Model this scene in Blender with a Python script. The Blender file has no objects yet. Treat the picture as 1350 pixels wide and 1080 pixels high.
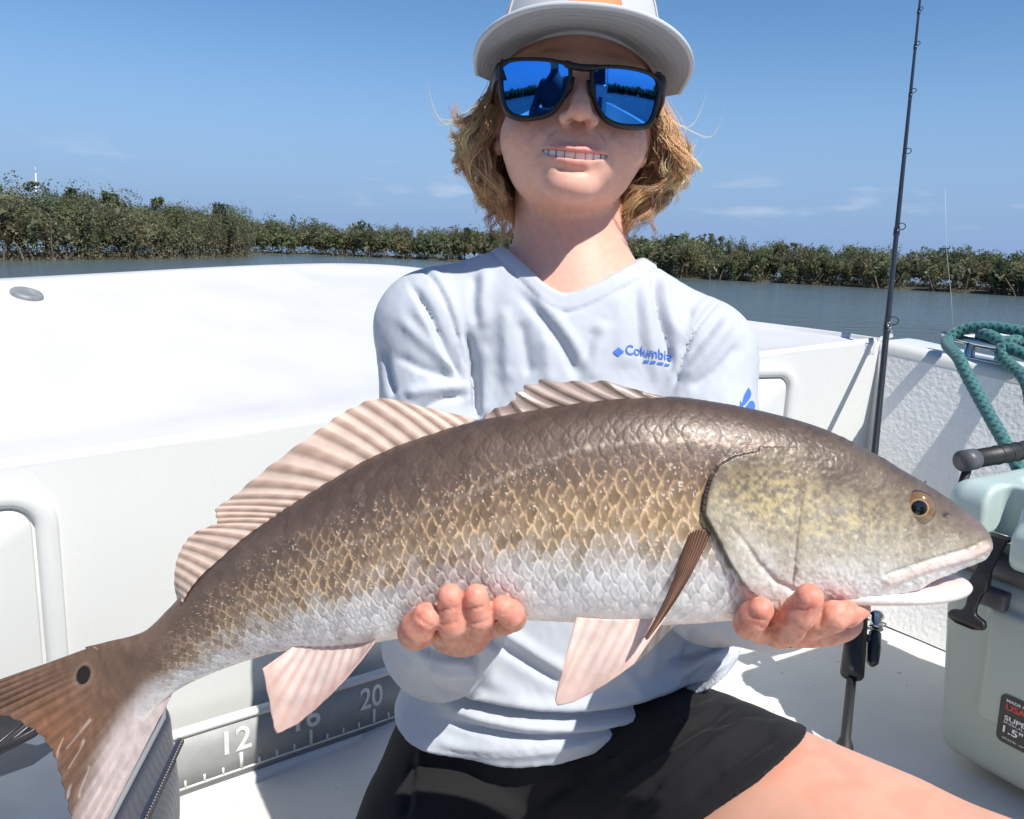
import bpy, bmesh, math, random
import numpy as np
from mathutils import Matrix, Vector
from mathutils.bvhtree import BVHTree

random.seed(7)
RNG = np.random.default_rng(7)
SC = bpy.context.scene
COL = SC.collection

# ------------------------------------------------------------------ camera
F_PX, CX, CY = 1050.0, 675.0, 540.0            # focal length and centre in photograph pixels (1350 x 1080)
PITCH, ROLL, CAM_H = math.radians(11.0), math.radians(2.06), 0.75
CAM = np.array([0.0, 0.0, CAM_H])
FW = np.array([0.0, math.cos(PITCH), -math.sin(PITCH)])
_r0 = np.array([1.0, 0, 0]); _u0 = np.cross(_r0, FW)
RT = _r0 * math.cos(ROLL) + _u0 * math.sin(ROLL)
UP = np.cross(RT, FW)
cam_data = bpy.data.cameras.new('camera')
cam_data.sensor_width = 36.0
cam_data.lens = 36.0 * F_PX / 1350.0
cam_data.clip_start = 0.02
cam_data.clip_end = 5000.0
cam = bpy.data.objects.new('camera', cam_data)
COL.objects.link(cam)
M = Matrix(((RT[0], UP[0], -FW[0], CAM[0]), (RT[1], UP[1], -FW[1], CAM[1]), (RT[2], UP[2], -FW[2], CAM[2]), (0, 0, 0, 1)))
cam.matrix_world = M
SC.camera = cam

# ------------------------------------------------------------------ sun, sky, exposure
SUN = np.array([0.36, -0.46, 0.81]); SUN /= np.linalg.norm(SUN)
sl = bpy.data.lights.new('sun', 'SUN')
sl.energy = 5.0
sl.angle = math.radians(0.53)
sl.color = (1.0, 0.955, 0.88)
so = bpy.data.objects.new('sun', sl)
so.rotation_euler = Vector(SUN.tolist()).to_track_quat('Z', 'Y').to_euler()
COL.objects.link(so)

world = bpy.data.worlds.new('World')
SC.world = world
world.use_nodes = True
wt = world.node_tree
for n in list(wt.nodes):
    wt.nodes.remove(n)
def wn(kind, **kw):
    n = wt.nodes.new(kind)
    for k, v in kw.items():
        setattr(n, k, v)
    return n
sky = wn('ShaderNodeTexSky', sky_type='NISHITA', sun_disc=False)
sky.sun_elevation = math.asin(SUN[2])
sky.sun_rotation = math.atan2(SUN[0], SUN[1])
sky.altitude = 0.0
sky.air_density = 0.9
sky.dust_density = 0.3
sky.ozone_density = 3.0
bg = wn('ShaderNodeBackground')
bg.inputs['Strength'].default_value = 0.105
wout = wn('ShaderNodeOutputWorld')
# faint low cumulus along the whole horizon
tc = wn('ShaderNodeTexCoord')
mp = wn('ShaderNodeMapping'); mp.inputs['Scale'].default_value = (6.0, 6.0, 26.0)
nz = wn('ShaderNodeTexNoise'); nz.inputs['Scale'].default_value = 1.6; nz.inputs['Detail'].default_value = 6.0
rp = wn('ShaderNodeMapRange'); rp.inputs['From Min'].default_value = 0.56; rp.inputs['From Max'].default_value = 0.80
sp = wn('ShaderNodeSeparateXYZ')
b1 = wn('ShaderNodeMapRange', interpolation_type='SMOOTHSTEP'); b1.inputs['From Min'].default_value = 0.035; b1.inputs['From Max'].default_value = 0.06
b2 = wn('ShaderNodeMapRange', interpolation_type='SMOOTHSTEP'); b2.inputs['From Min'].default_value = 0.13; b2.inputs['From Max'].default_value = 0.07
m1 = wn('ShaderNodeMath', operation='MULTIPLY'); m2 = wn('ShaderNodeMath', operation='MULTIPLY'); m3 = wn('ShaderNodeMath', operation='MULTIPLY')
m3.inputs[1].default_value = 0.55
mx = wn('ShaderNodeMix', data_type='RGBA'); mx.inputs['B'].default_value = (5.2, 5.9, 6.9, 1)
L = wt.links.new
L(tc.outputs['Generated'], mp.inputs['Vector']); L(mp.outputs['Vector'], nz.inputs['Vector']); L(nz.outputs['Fac'], rp.inputs['Value'])
L(tc.outputs['Generated'], sp.inputs['Vector']); L(sp.outputs['Z'], b1.inputs['Value']); L(sp.outputs['Z'], b2.inputs['Value'])
L(b1.outputs['Result'], m1.inputs[0]); L(b2.outputs['Result'], m1.inputs[1]); L(m1.outputs[0], m2.inputs[0]); L(rp.outputs['Result'], m2.inputs[1])
L(m2.outputs[0], m3.inputs[0]); L(m3.outputs[0], mx.inputs['Factor']); 
# the clear blue of the day, and the grey-blue haze bank that rings the horizon
hs = wn('ShaderNodeHueSaturation'); hs.inputs['Saturation'].default_value = 1.17; hs.inputs['Value'].default_value = 1.06
hz = wn('ShaderNodeMapRange', interpolation_type='SMOOTHSTEP'); hz.inputs['From Min'].default_value = 0.0; hz.inputs['From Max'].default_value = 0.27
hz.inputs['To Min'].default_value = 0.97; hz.inputs['To Max'].default_value = 0.0
mh = wn('ShaderNodeMix', data_type='RGBA'); mh.inputs['B'].default_value = (1.93, 3.05, 5.2, 1)
L(sky.outputs['Color'], hs.inputs['Color']); L(hs.outputs['Color'], mh.inputs['A']); L(sp.outputs['Z'], hz.inputs['Value']); L(hz.outputs['Result'], mh.inputs['Factor'])
L(mh.outputs['Result'], mx.inputs['A']); L(mx.outputs['Result'], bg.inputs['Color'])
L(bg.outputs[0], wout.inputs['Surface'])

vs = SC.view_settings
vs.view_transform = 'Standard'
vs.look = 'None'
vs.exposure = 0.30
vs.gamma = 1.0
vs.use_curve_mapping = False
SC.cycles.max_bounces = 8

# ------------------------------------------------------------------ measuring helpers (photograph pixel <-> place)
def ray(px, py):
    return FW + RT * (px - CX) / F_PX - UP * (py - CY) / F_PX
def U(px, py, Y):
    d = ray(px, py); return CAM + d * (Y / d[1])
def Zp(px, py, z):
    d = ray(px, py); return CAM + d * ((z - CAM_H) / d[2])
def proj(V):
    q = np.asarray(V, float) - CAM; w = q @ FW
    return np.stack([CX + F_PX * (q @ RT) / w, CY - F_PX * (q @ UP) / w], -1)

# ------------------------------------------------------------------ materials
def new_mat(name):
    m = bpy.data.materials.new(name); m.use_nodes = True
    nt = m.node_tree
    return m, nt, nt.nodes['Principled BSDF']
def N(nt, kind, **kw):
    n = nt.nodes.new(kind)
    for k, v in kw.items():
        setattr(n, k, v)
    return n
def mat(name, col, rough=0.5, metal=0.0, var=0.0, vscale=20.0, bump=0.0, bscale=200.0, bdist=0.001, sss=0.0, sssr=(0.01, 0.004, 0.002),
        attr=None, coat=0.0, spec=0.5, trans=0.0, sheen=0.0, rvar=0.0, speck=None, speck_scale=150.0, speck_th=0.70):
    m, nt, b = new_mat(name)
    lk = nt.links.new
    b.inputs['Roughness'].default_value = rough
    b.inputs['Metallic'].default_value = metal
    b.inputs['Specular IOR Level'].default_value = spec
    b.inputs['Coat Weight'].default_value = coat
    b.inputs['Coat Roughness'].default_value = 0.08
    if sheen:
        b.inputs['Sheen Weight'].default_value = sheen
    if sss:
        b.inputs['Subsurface Weight'].default_value = sss
        b.inputs['Subsurface Radius'].default_value = sssr
        b.inputs['Subsurface Scale'].default_value = 1.0
    t = N(nt, 'ShaderNodeTexCoord')
    src = None
    if attr:
        a = N(nt, 'ShaderNodeAttribute', attribute_name=attr)
        src = a.outputs['Color']
    if var:
        nz = N(nt, 'ShaderNodeTexNoise'); nz.inputs['Scale'].default_value = vscale; nz.inputs['Detail'].default_value = 5.0
        lk(t.outputs['Object'], nz.inputs['Vector'])
        mr = N(nt, 'ShaderNodeMapRange'); mr.inputs['From Min'].default_value = 0.3; mr.inputs['From Max'].default_value = 0.7
        mr.inputs['To Min'].default_value = 1.0 - var; mr.inputs['To Max'].default_value = 1.0 + var
        lk(nz.outputs['Fac'], mr.inputs['Value'])
        mm = N(nt, 'ShaderNodeMix', data_type='RGBA', blend_type='MULTIPLY'); mm.inputs['Factor'].default_value = 1.0
        if src is not None:
            lk(src, mm.inputs['A'])
        else:
            mm.inputs['A'].default_value = (*col, 1)
        lk(mr.outputs['Result'], mm.inputs['B'])
        src = mm.outputs['Result']
    if speck:
        nz2 = N(nt, 'ShaderNodeTexNoise'); nz2.inputs['Scale'].default_value = speck_scale; nz2.inputs['Detail'].default_value = 2.0
        lk(t.outputs['Object'], nz2.inputs['Vector'])
        mr2 = N(nt, 'ShaderNodeMapRange'); mr2.inputs['From Min'].default_value = speck_th; mr2.inputs['From Max'].default_value = speck_th + 0.04
        lk(nz2.outputs['Fac'], mr2.inputs['Value'])
        mm2 = N(nt, 'ShaderNodeMix', data_type='RGBA')
        lk(mr2.outputs['Result'], mm2.inputs['Factor'])
        if src is not None:
            lk(src, mm2.inputs['A'])
        else:
            mm2.inputs['A'].default_value = (*col, 1)
        mm2.inputs['B'].default_value = (*speck, 1)
        src = mm2.outputs['Result']
    if src is not None:
        lk(src, b.inputs['Base Color'])
    else:
        b.inputs['Base Color'].default_value = (*col, 1)
    if rvar:
        nz3 = N(nt, 'ShaderNodeTexNoise'); nz3.inputs['Scale'].default_value = vscale * 2.3; nz3.inputs['Detail'].default_value = 4.0
        lk(t.outputs['Object'], nz3.inputs['Vector'])
        mr3 = N(nt, 'ShaderNodeMapRange'); mr3.inputs['To Min'].default_value = max(0.02, rough - rvar); mr3.inputs['To Max'].default_value = rough + rvar
        lk(nz3.outputs['Fac'], mr3.inputs['Value']); lk(mr3.outputs['Result'], b.inputs['Roughness'])
    if bump:
        nb = N(nt, 'ShaderNodeTexNoise'); nb.inputs['Scale'].default_value = bscale; nb.inputs['Detail'].default_value = 4.0
        lk(t.outputs['Object'], nb.inputs['Vector'])
        bp = N(nt, 'ShaderNodeBump'); bp.inputs['Strength'].default_value = bump; bp.inputs['Distance'].default_value = bdist
        lk(nb.outputs['Fac'], bp.inputs['Height']); lk(bp.outputs['Normal'], b.inputs['Normal'])
    if trans:
        tr = N(nt, 'ShaderNodeBsdfTranslucent')
        if src is not None:
            lk(src, tr.inputs['Color'])
        else:
            tr.inputs['Color'].default_value = (*col, 1)
        ms = N(nt, 'ShaderNodeMixShader'); ms.inputs['Fac'].default_value = trans
        out = nt.nodes['Material Output']
        lk(b.outputs[0], ms.inputs[1]); lk(tr.outputs[0], ms.inputs[2]); lk(ms.outputs[0], out.inputs['Surface'])
    return m

# ------------------------------------------------------------------ mesh helpers
def mesh_np(name, V, Fc, col=None, smooth=True):
    V = np.ascontiguousarray(V, np.float32)
    me = bpy.data.meshes.new(name)
    groups = Fc if isinstance(Fc, list) else [Fc]
    groups = [np.asarray(g, np.int32) for g in groups if len(g)]
    me.vertices.add(len(V)); me.vertices.foreach_set('co', V.ravel())
    nl = sum(g.size for g in groups); npoly = sum(len(g) for g in groups)
    me.loops.add(nl); me.loops.foreach_set('vertex_index', np.concatenate([g.ravel() for g in groups]))
    me.polygons.add(npoly)
    tot = np.concatenate([np.full(len(g), g.shape[1], np.int32) for g in groups])
    st = np.concatenate([[0], np.cumsum(tot)[:-1]]).astype(np.int32)
    me.polygons.foreach_set('loop_start', st)
    me.polygons.foreach_set('loop_total', tot)
    if smooth:
        me.polygons.foreach_set('use_smooth', np.ones(npoly, bool))
    me.update(calc_edges=True)
    me.validate()
    if col is not None:
        c = np.ones((len(V), 4), np.float32); c[:, :3] = np.clip(col, 0, 1)
        at = me.attributes.new('Col', 'FLOAT_COLOR', 'POINT'); at.data.foreach_set('color', c.ravel())
    return me
def put(name, me, m, parent=None):
    o = bpy.data.objects.new(name, me)
    if m is not None:
        me.materials.append(m)
    COL.objects.link(o)
    if parent is not None:
        o.parent = parent
    return o
def obj(name, V, Fc, m, parent=None, col=None, smooth=True):
    return put(name, mesh_np(name, V, Fc, col, smooth), m, parent)
def empty(name):
    o = bpy.data.objects.new(name, None); o.empty_display_size = 0.1
    COL.objects.link(o); return o
def tag(o, label=None, cat=None, group=None, kind=None):
    if label: o['label'] = label
    if cat: o['category'] = cat
    if group: o['group'] = group
    if kind: o['kind'] = kind
    return o
def grid_faces(nu, nv, wrap_v=False, off=0):
    i = np.arange(nu - 1)[:, None]; j = np.arange(nv if wrap_v else nv - 1)[None, :]
    a = i * nv + j; b = i * nv + (j + 1) % nv; c = (i + 1) * nv + (j + 1) % nv; d = (i + 1) * nv + j
    return np.stack([a, b, c, d], -1).reshape(-1, 4) + off
class MB:
    """collects pieces of one mesh"""
    def __init__(s): s.V = []; s.F = {3: [], 4: []}; s.C = []; s.n = 0
    def add(s, V, Fc, col=None):
        V = np.asarray(V, float)
        for g in (Fc if isinstance(Fc, list) else [Fc]):
            g = np.asarray(g, int)
            if len(g): s.F[g.shape[1]].append(g + s.n)
        s.V.append(V); s.n += len(V)
        if col is not None:
            s.C.append(np.broadcast_to(np.asarray(col, float), V.shape))
        return s
    def box(s, c, ax, half, col=None):
        c = np.asarray(c, float); ax = np.asarray(ax, float)
        sg = np.array([[x, y, z] for z in (-1, 1) for y in (-1, 1) for x in (-1, 1)], float) * np.asarray(half, float)
        return s.add(c + sg @ ax, np.array([[0, 2, 3, 1], [4, 5, 7, 6], [0, 1, 5, 4], [2, 6, 7, 3], [0, 4, 6, 2], [1, 3, 7, 5]]), col)
    def tube(s, pts, rad, n=10, col=None, caps=True, flat=None):
        pts = np.asarray(pts, float); k = len(pts)
        rad = np.broadcast_to(np.asarray(rad, float), (k,))
        t = np.gradient(pts, axis=0); t /= np.linalg.norm(t, axis=1)[:, None] + 1e-12
        ref = np.array([0, 0, 1.0]) if abs(t[0][2]) < 0.9 else np.array([1.0, 0, 0])
        a = np.cross(t[0], ref); a /= np.linalg.norm(a); V = []
        an = np.linspace(0, 2 * np.pi, n, endpoint=False)
        for i in range(k):
            a = a - t[i] * (a @ t[i]); a /= np.linalg.norm(a) + 1e-12
            b = np.cross(t[i], a)
            V.append(pts[i] + rad[i] * (np.cos(an)[:, None] * a + np.sin(an)[:, None] * b * (flat or 1.0)))
        V = np.concatenate(V); Fc = [grid_faces(k, n, True)]
        if caps:
            V = np.concatenate([V, pts[:1], pts[-1:]])
            j = np.arange(n)
            Fc.append(np.stack([j, (j + 1) % n, np.full(n, k * n)], -1)[:, ::-1])
            Fc.append(np.stack([(k - 1) * n + j, (k - 1) * n + (j + 1) % n, np.full(n, k * n + 1)], -1))
        return s.add(V, Fc, col)
    def mesh(s, name, smooth=True):
        V = np.concatenate(s.V)
        return mesh_np(name, V, [np.concatenate(g) for g in s.F.values() if g], np.concatenate(s.C) if s.C else None, smooth)
    def build(s, name, m, parent=None, smooth=True):
        return put(name, s.mesh(name, smooth), m, parent)
def bevel(o, w, seg=2):
    b = o.modifiers.new('bevel', 'BEVEL'); b.width = w; b.segments = seg; b.limit_method = 'ANGLE'; b.angle_limit = math.radians(40)
    return o
def solid(o, t, off=0.0):
    b = o.modifiers.new('solid', 'SOLIDIFY'); b.thickness = t; b.offset = off
    return o
def resample(P, n):
    P = np.asarray(P, float); d = np.concatenate([[0], np.cumsum(np.linalg.norm(np.diff(P, axis=0), axis=1))])
    t = np.linspace(0, d[-1], n)
    return np.stack([np.interp(t, d, P[:, k]) for k in range(P.shape[1])], -1)
def smooth_poly(P, n, it=2):
    P = np.asarray(P, float)
    for _ in range(it):
        Q = np.empty((2 * len(P), P.shape[1])); Q[0] = P[0]; Q[-1] = P[-1]
        Q[1:-1:2] = 0.75 * P[:-1] + 0.25 * P[1:]; Q[2:-1:2] = 0.25 * P[:-1] + 0.75 * P[1:]
        P = Q
    return resample(P, n)
def pchip(x, xs, ys):
    """monotone cubic interpolation"""
    x = np.asarray(x, float); xs = np.asarray(xs, float); ys = np.asarray(ys, float)
    h = np.diff(xs); d = np.diff(ys) / h
    m = np.zeros_like(ys); m[0] = d[0]; m[-1] = d[-1]
    for i in range(1, len(xs) - 1):
        if d[i - 1] * d[i] > 0:
            w1 = 2 * h[i] + h[i - 1]; w2 = h[i] + 2 * h[i - 1]
            m[i] = (w1 + w2) / (w1 / d[i - 1] + w2 / d[i])
    k = np.clip(np.searchsorted(xs, x) - 1, 0, len(h) - 1); t = np.clip((x - xs[k]) / h[k], 0, 1)
    return ((2 * t**3 - 3 * t**2 + 1) * ys[k] + (t**3 - 2 * t**2 + t) * h[k] * m[k] + (-2 * t**3 + 3 * t**2) * ys[k + 1] + (t**3 - t**2) * h[k] * m[k + 1])
def sstep(a, b, x):
    t = np.clip((x - a) / (b - a), 0, 1); return t * t * (3 - 2 * t)
def vnoise(x, y, seed=0, oct=1):
    out = 0; amp = 1; tot = 0
    for o in range(oct):
        g = np.random.default_rng(seed + 31 * o).random((257, 257))
        xi = np.floor(x).astype(int); yi = np.floor(y).astype(int); fx = x - xi; fy = y - yi
        fx = fx * fx * (3 - 2 * fx); fy = fy * fy * (3 - 2 * fy)
        a = g[xi % 256, yi % 256]; b = g[(xi + 1) % 256, yi % 256]; c = g[xi % 256, (yi + 1) % 256]; d = g[(xi + 1) % 256, (yi + 1) % 256]
        out = out + amp * ((a * (1 - fx) + b * fx) * (1 - fy) + (c * (1 - fx) + d * fx) * fy); tot += amp
        amp *= 0.5; x = x * 2.03 + 11.3; y = y * 2.03 + 5.7
    return out / tot
def poly_dist(Q, P):
    """distance from 2D/3D points Q to polyline P and the parameter along it"""
    Q = np.asarray(Q, float); P = np.asarray(P, float)
    best = np.full(len(Q), 1e9); par = np.zeros(len(Q)); side = np.zeros(len(Q))
    n = len(P) - 1
    for i in range(n):
        a, b = P[i], P[i + 1]; ab = b - a
        t = np.clip(((Q - a) @ ab) / (ab @ ab + 1e-15), 0, 1)
        d = np.linalg.norm(Q - a - t[:, None] * ab, axis=1)
        k = d < best
        best[k] = d[k]; par[k] = (i + t[k]) / n
        if P.shape[1] == 2:
            cr = ab[0] * (Q[:, 1] - a[1]) - ab[1] * (Q[:, 0] - a[0]); side[k] = np.sign(cr[k])
    return best, par, side
def vnormals(V, Fq):
    nrm = np.zeros_like(V)
    a, b, c, d = (V[Fq[:, i]] for i in range(4))
    fn = np.cross(c - a, d - b)
    for i in range(4):
        np.add.at(nrm, Fq[:, i], fn)
    return nrm / (np.linalg.norm(nrm, axis=1)[:, None] + 1e-15)
def strokes(V, Fq, lst):
    """push ridges (+) and grooves (-) into a surface along lines measured in the photograph"""
    nr = vnormals(V, Fq); pp = proj(V)
    vd = V - CAM; vd /= np.linalg.norm(vd, axis=1)[:, None]
    facing = np.clip(-(nr * vd).sum(1) * 2.5, 0, 1)
    disp = np.zeros(len(V))
    for P, w, amp in lst:
        P = smooth_poly(P, 14)
        lo = P.min(0) - 3 * w; hi = P.max(0) + 3 * w
        k = np.where((facing > 0) & (pp > lo).all(1) & (pp < hi).all(1))[0]
        if not len(k): continue
        d, t, s = poly_dist(pp[k], P)
        fade = sstep(0, 0.18, t) * sstep(1.0, 0.82, t) * 0.85 + 0.15
        if amp < 0:   # crease: a sharp side and a soft side
            prof = np.where(s > 0, np.exp(-(d / (w * 0.7))**2), np.exp(-(d / (w * 1.3))**2))
        else:
            prof = np.exp(-(d / w)**2)
        disp[k] += amp * fade * prof * facing[k]
    return V + nr * disp[:, None]

# ------------------------------------------------------------------ distance-field modelling
def smin(a, b, k):
    h = np.clip(0.5 + 0.5 * (b - a) / k, 0, 1); return b * (1 - h) + a * h - k * h * (1 - h)
def smax(a, b, k): return -smin(-a, -b, k)
def ell(p, c, r):
    r = np.asarray(r, float); q = (p - np.asarray(c)) / r
    k0 = np.sqrt(np.einsum('ij,ij->i', q, q)); q = q / r; k1 = np.sqrt(np.einsum('ij,ij->i', q, q)) + 1e-9
    return k0 * (k0 - 1.0) / k1
def cone(p, a, b, ra, rb):
    a = np.asarray(a, float); b = np.asarray(b, float); ab = b - a
    t = np.clip(((p - a) @ ab) / (ab @ ab), 0, 1)
    q = p - a - t[:, None] * ab
    return np.sqrt(np.einsum('ij,ij->i', q, q)) - (ra + (rb - ra) * t)
def chain(p, pts, rad, k=0.004):
    d = None
    for i in range(len(pts) - 1):
        e = cone(p, pts[i], pts[i + 1], rad[i], rad[i + 1])
        d = e if d is None else smin(d, e, k)
    return d
def rbox(p, half, r):
    q = np.abs(p) - (np.asarray(half) - r)
    return np.linalg.norm(np.maximum(q, 0), axis=1) + np.minimum(q.max(1), 0) - r
def surf(f, lo, hi, h, B=8, steps=2, slack=1.25):
    """surface nets of a distance field, evaluated only in blocks near the surface"""
    lo = np.asarray(lo, float); hi = np.asarray(hi, float)
    nb = np.ceil((hi - lo) / h / B).astype(int); n = nb * B
    g = np.stack(np.meshgrid(*[np.arange(k) for k in nb], indexing='ij'), -1).reshape(-1, 3)
    vc = f(lo + (g * B + (B - 1) / 2) * h)
    Vv = np.repeat(np.repeat(np.repeat(vc.reshape(nb), B, 0), B, 1), B, 2).astype(np.float32)
    act = g[np.abs(vc) < B * h * 0.95 * slack]
    off = np.stack(np.meshgrid(*[np.arange(B)] * 3, indexing='ij'), -1).reshape(-1, 3)
    for s in range(0, len(act), 400):
        bl = act[s:s + 400]
        idx = (bl[:, None, :] * B + off[None]).reshape(-1, 3)
        Vv[idx[:, 0], idx[:, 1], idx[:, 2]] = f(lo + idx * h)
    S = Vv < 0
    cnt = np.zeros(n - 1, np.int8)
    cor = [(i, j, k) for i in (0, 1) for j in (0, 1) for k in (0, 1)]
    for c in cor:
        cnt += S[c[0]:n[0] - 1 + c[0], c[1]:n[1] - 1 + c[1], c[2]:n[2] - 1 + c[2]]
    cells = np.argwhere((cnt > 0) & (cnt < 8))
    cv = np.stack([Vv[cells[:, 0] + c[0], cells[:, 1] + c[1], cells[:, 2] + c[2]] for c in cor], 1)
    ca = np.array(cor, float)
    acc = np.zeros((len(cells), 3)); w = np.zeros(len(cells))
    for i in range(8):
        for j in range(i + 1, 8):
            if np.abs(ca[i] - ca[j]).sum() == 1:
                a, b = cv[:, i], cv[:, j]; x = (a < 0) != (b < 0)
                t = np.where(x, a / np.where(x, a - b, 1), 0)
                acc += np.where(x[:, None], ca[i] + t[:, None] * (ca[j] - ca[i]), 0); w += x
    P = lo + (cells + acc / w[:, None]) * h
    idm = np.full(n - 1, -1, np.int32); idm[cells[:, 0], cells[:, 1], cells[:, 2]] = np.arange(len(cells))
    Q = []
    for ax in range(3):
        o1, o2 = [(1, 2), (2, 0), (0, 1)][ax]
        sl0 = [slice(1, n[k] - 1) for k in range(3)]; sl1 = list(sl0)
        sl0[ax] = slice(0, n[ax] - 1); sl1[ax] = slice(1, n[ax])
        A = S[tuple(sl0)]; Bq = S[tuple(sl1)]
        for flip, msk in ((False, A & ~Bq), (True, ~A & Bq)):
            e = np.argwhere(msk)
            if not len(e): continue
            base = e.copy()
            for k in range(3):
                if k != ax: base[:, k] += 1
            q = []
            for d1, d2 in ((-1, -1), (0, -1), (0, 0), (-1, 0)):
                c = base.copy(); c[:, o1] += d1; c[:, o2] += d2
                q.append(idm[c[:, 0], c[:, 1], c[:, 2]])
            q = np.stack(q, 1)
            Q.append(q[:, ::-1] if flip else q)
    Q = np.concatenate(Q); Q = Q[(Q >= 0).all(1)]
    for _ in range(steps):
        e = 0.35 * h; v = f(P)
        gr = np.stack([f(P + d) - v for d in np.eye(3) * e], 1) / e
        P = P - np.clip(v / ((gr**2).sum(1) + 1e-6), -h * 0.7, h * 0.7)[:, None] * gr
    return P, Q

# ------------------------------------------------------------------ water
WATER_Z = -0.25
def water_material():
    m, nt, b = new_mat('water_surface'); lk = nt.links.new
    b.inputs['Base Color'].default_value = (0.085, 0.112, 0.115, 1)
    b.inputs['Roughness'].default_value = 0.13
    b.inputs['IOR'].default_value = 1.333
    t = N(nt, 'ShaderNodeTexCoord')
    mp = N(nt, 'ShaderNodeMapping'); mp.inputs['Scale'].default_value = (0.22, 1.0, 1.0)
    lk(t.outputs['Object'], mp.inputs['Vector'])
    n1 = N(nt, 'ShaderNodeTexNoise'); n1.inputs['Scale'].default_value = 3.2; n1.inputs['Detail'].default_value = 5.0; n1.inputs['Roughness'].default_value = 0.6
    n2 = N(nt, 'ShaderNodeTexNoise'); n2.inputs['Scale'].default_value = 0.09; n2.inputs['Detail'].default_value = 3.0
    lk(mp.outputs['Vector'], n1.inputs['Vector']); lk(t.outputs['Object'], n2.inputs['Vector'])
    mr = N(nt, 'ShaderNodeMapRange'); mr.inputs['From Min'].default_value = 0.38; mr.inputs['From Max'].default_value = 0.62
    mr.inputs['To Min'].default_value = 0.45; mr.inputs['To Max'].default_value = 1.0
    lk(n2.outputs['Fac'], mr.inputs['Value'])
    mu = N(nt, 'ShaderNodeMath', operation='MULTIPLY'); lk(n1.outputs['Fac'], mu.inputs[0]); lk(mr.outputs['Result'], mu.inputs[1])
    bp = N(nt, 'ShaderNodeBump'); bp.inputs['Strength'].default_value = 1.0; bp.inputs['Distance'].default_value = 0.16
    lk(mu.outputs[0], bp.inputs['Height']); lk(bp.outputs['Normal'], b.inputs['Normal'])
    return m
g = np.array([[-2500, -2500, WATER_Z], [2500, -2500, WATER_Z], [2500, 2500, WATER_Z], [-2500, 2500, WATER_Z]], float)
tag(obj('water', g, np.array([[0, 1, 2, 3]]), water_material(), smooth=False), kind='structure')

# ------------------------------------------------------------------ mangrove shores
LEAF = mat('mangrove_leaves', (0.07, 0.09, 0.03), rough=0.5, attr='Col', trans=0.38, spec=0.3)
BARK = mat('mangrove_bark', (0.13, 0.10, 0.075), rough=0.9, var=0.4, vscale=3.0)
MUD = mat('mud_bank', (0.055, 0.050, 0.036), rough=0.85, var=0.35, vscale=0.8, bump=0.6, bscale=3.0, bdist=0.1)
def leaf_quads(C, size, rng, up=0.35):
    n = len(C)
    a = rng.normal(size=(n, 3)); a /= np.linalg.norm(a, axis=1)[:, None]
    nrm = rng.normal(size=(n, 3)); nrm[:, 2] += up; b = np.cross(nrm, a); b /= np.linalg.norm(b, axis=1)[:, None]
    s = size * rng.uniform(0.6, 1.35, n)[:, None]
    V = np.stack([C - a * s, C - b * s * 0.8, C + a * s * 0.8 + b * s * 0.5], 1).reshape(-1, 3)
    return V, np.arange(3 * n).reshape(-1, 3)
def bush_points(c, rx, rz, n, rng, lobes=9):
    """leaf positions in irregular lobes of a dome; many small lobes with gaps"""
    L = rng.normal(size=(lobes, 3)); L /= np.linalg.norm(L, axis=1)[:, None]; L[:, 2] = np.abs(L[:, 2]) * 1.05 - 0.15
    L *= rng.uniform(0.45, 0.95, lobes)[:, None]
    k = rng.integers(0, lobes, n)
    q = rng.normal(size=(n, 3)); q /= np.linalg.norm(q, axis=1)[:, None]; q *= (rng.uniform(0.25, 1, n)**0.5)[:, None] * rng.uniform(0.22, 0.42, lobes)[k][:, None]
    p = (L[k] + q) * np.array([rx, rx, rz]) + c
    return p, k
LEAF_TONES = np.array([[0.125, 0.148, 0.068], [0.155, 0.172, 0.080], [0.104, 0.130, 0.066], [0.180, 0.180, 0.095], [0.145, 0.148, 0.086]])
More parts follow.
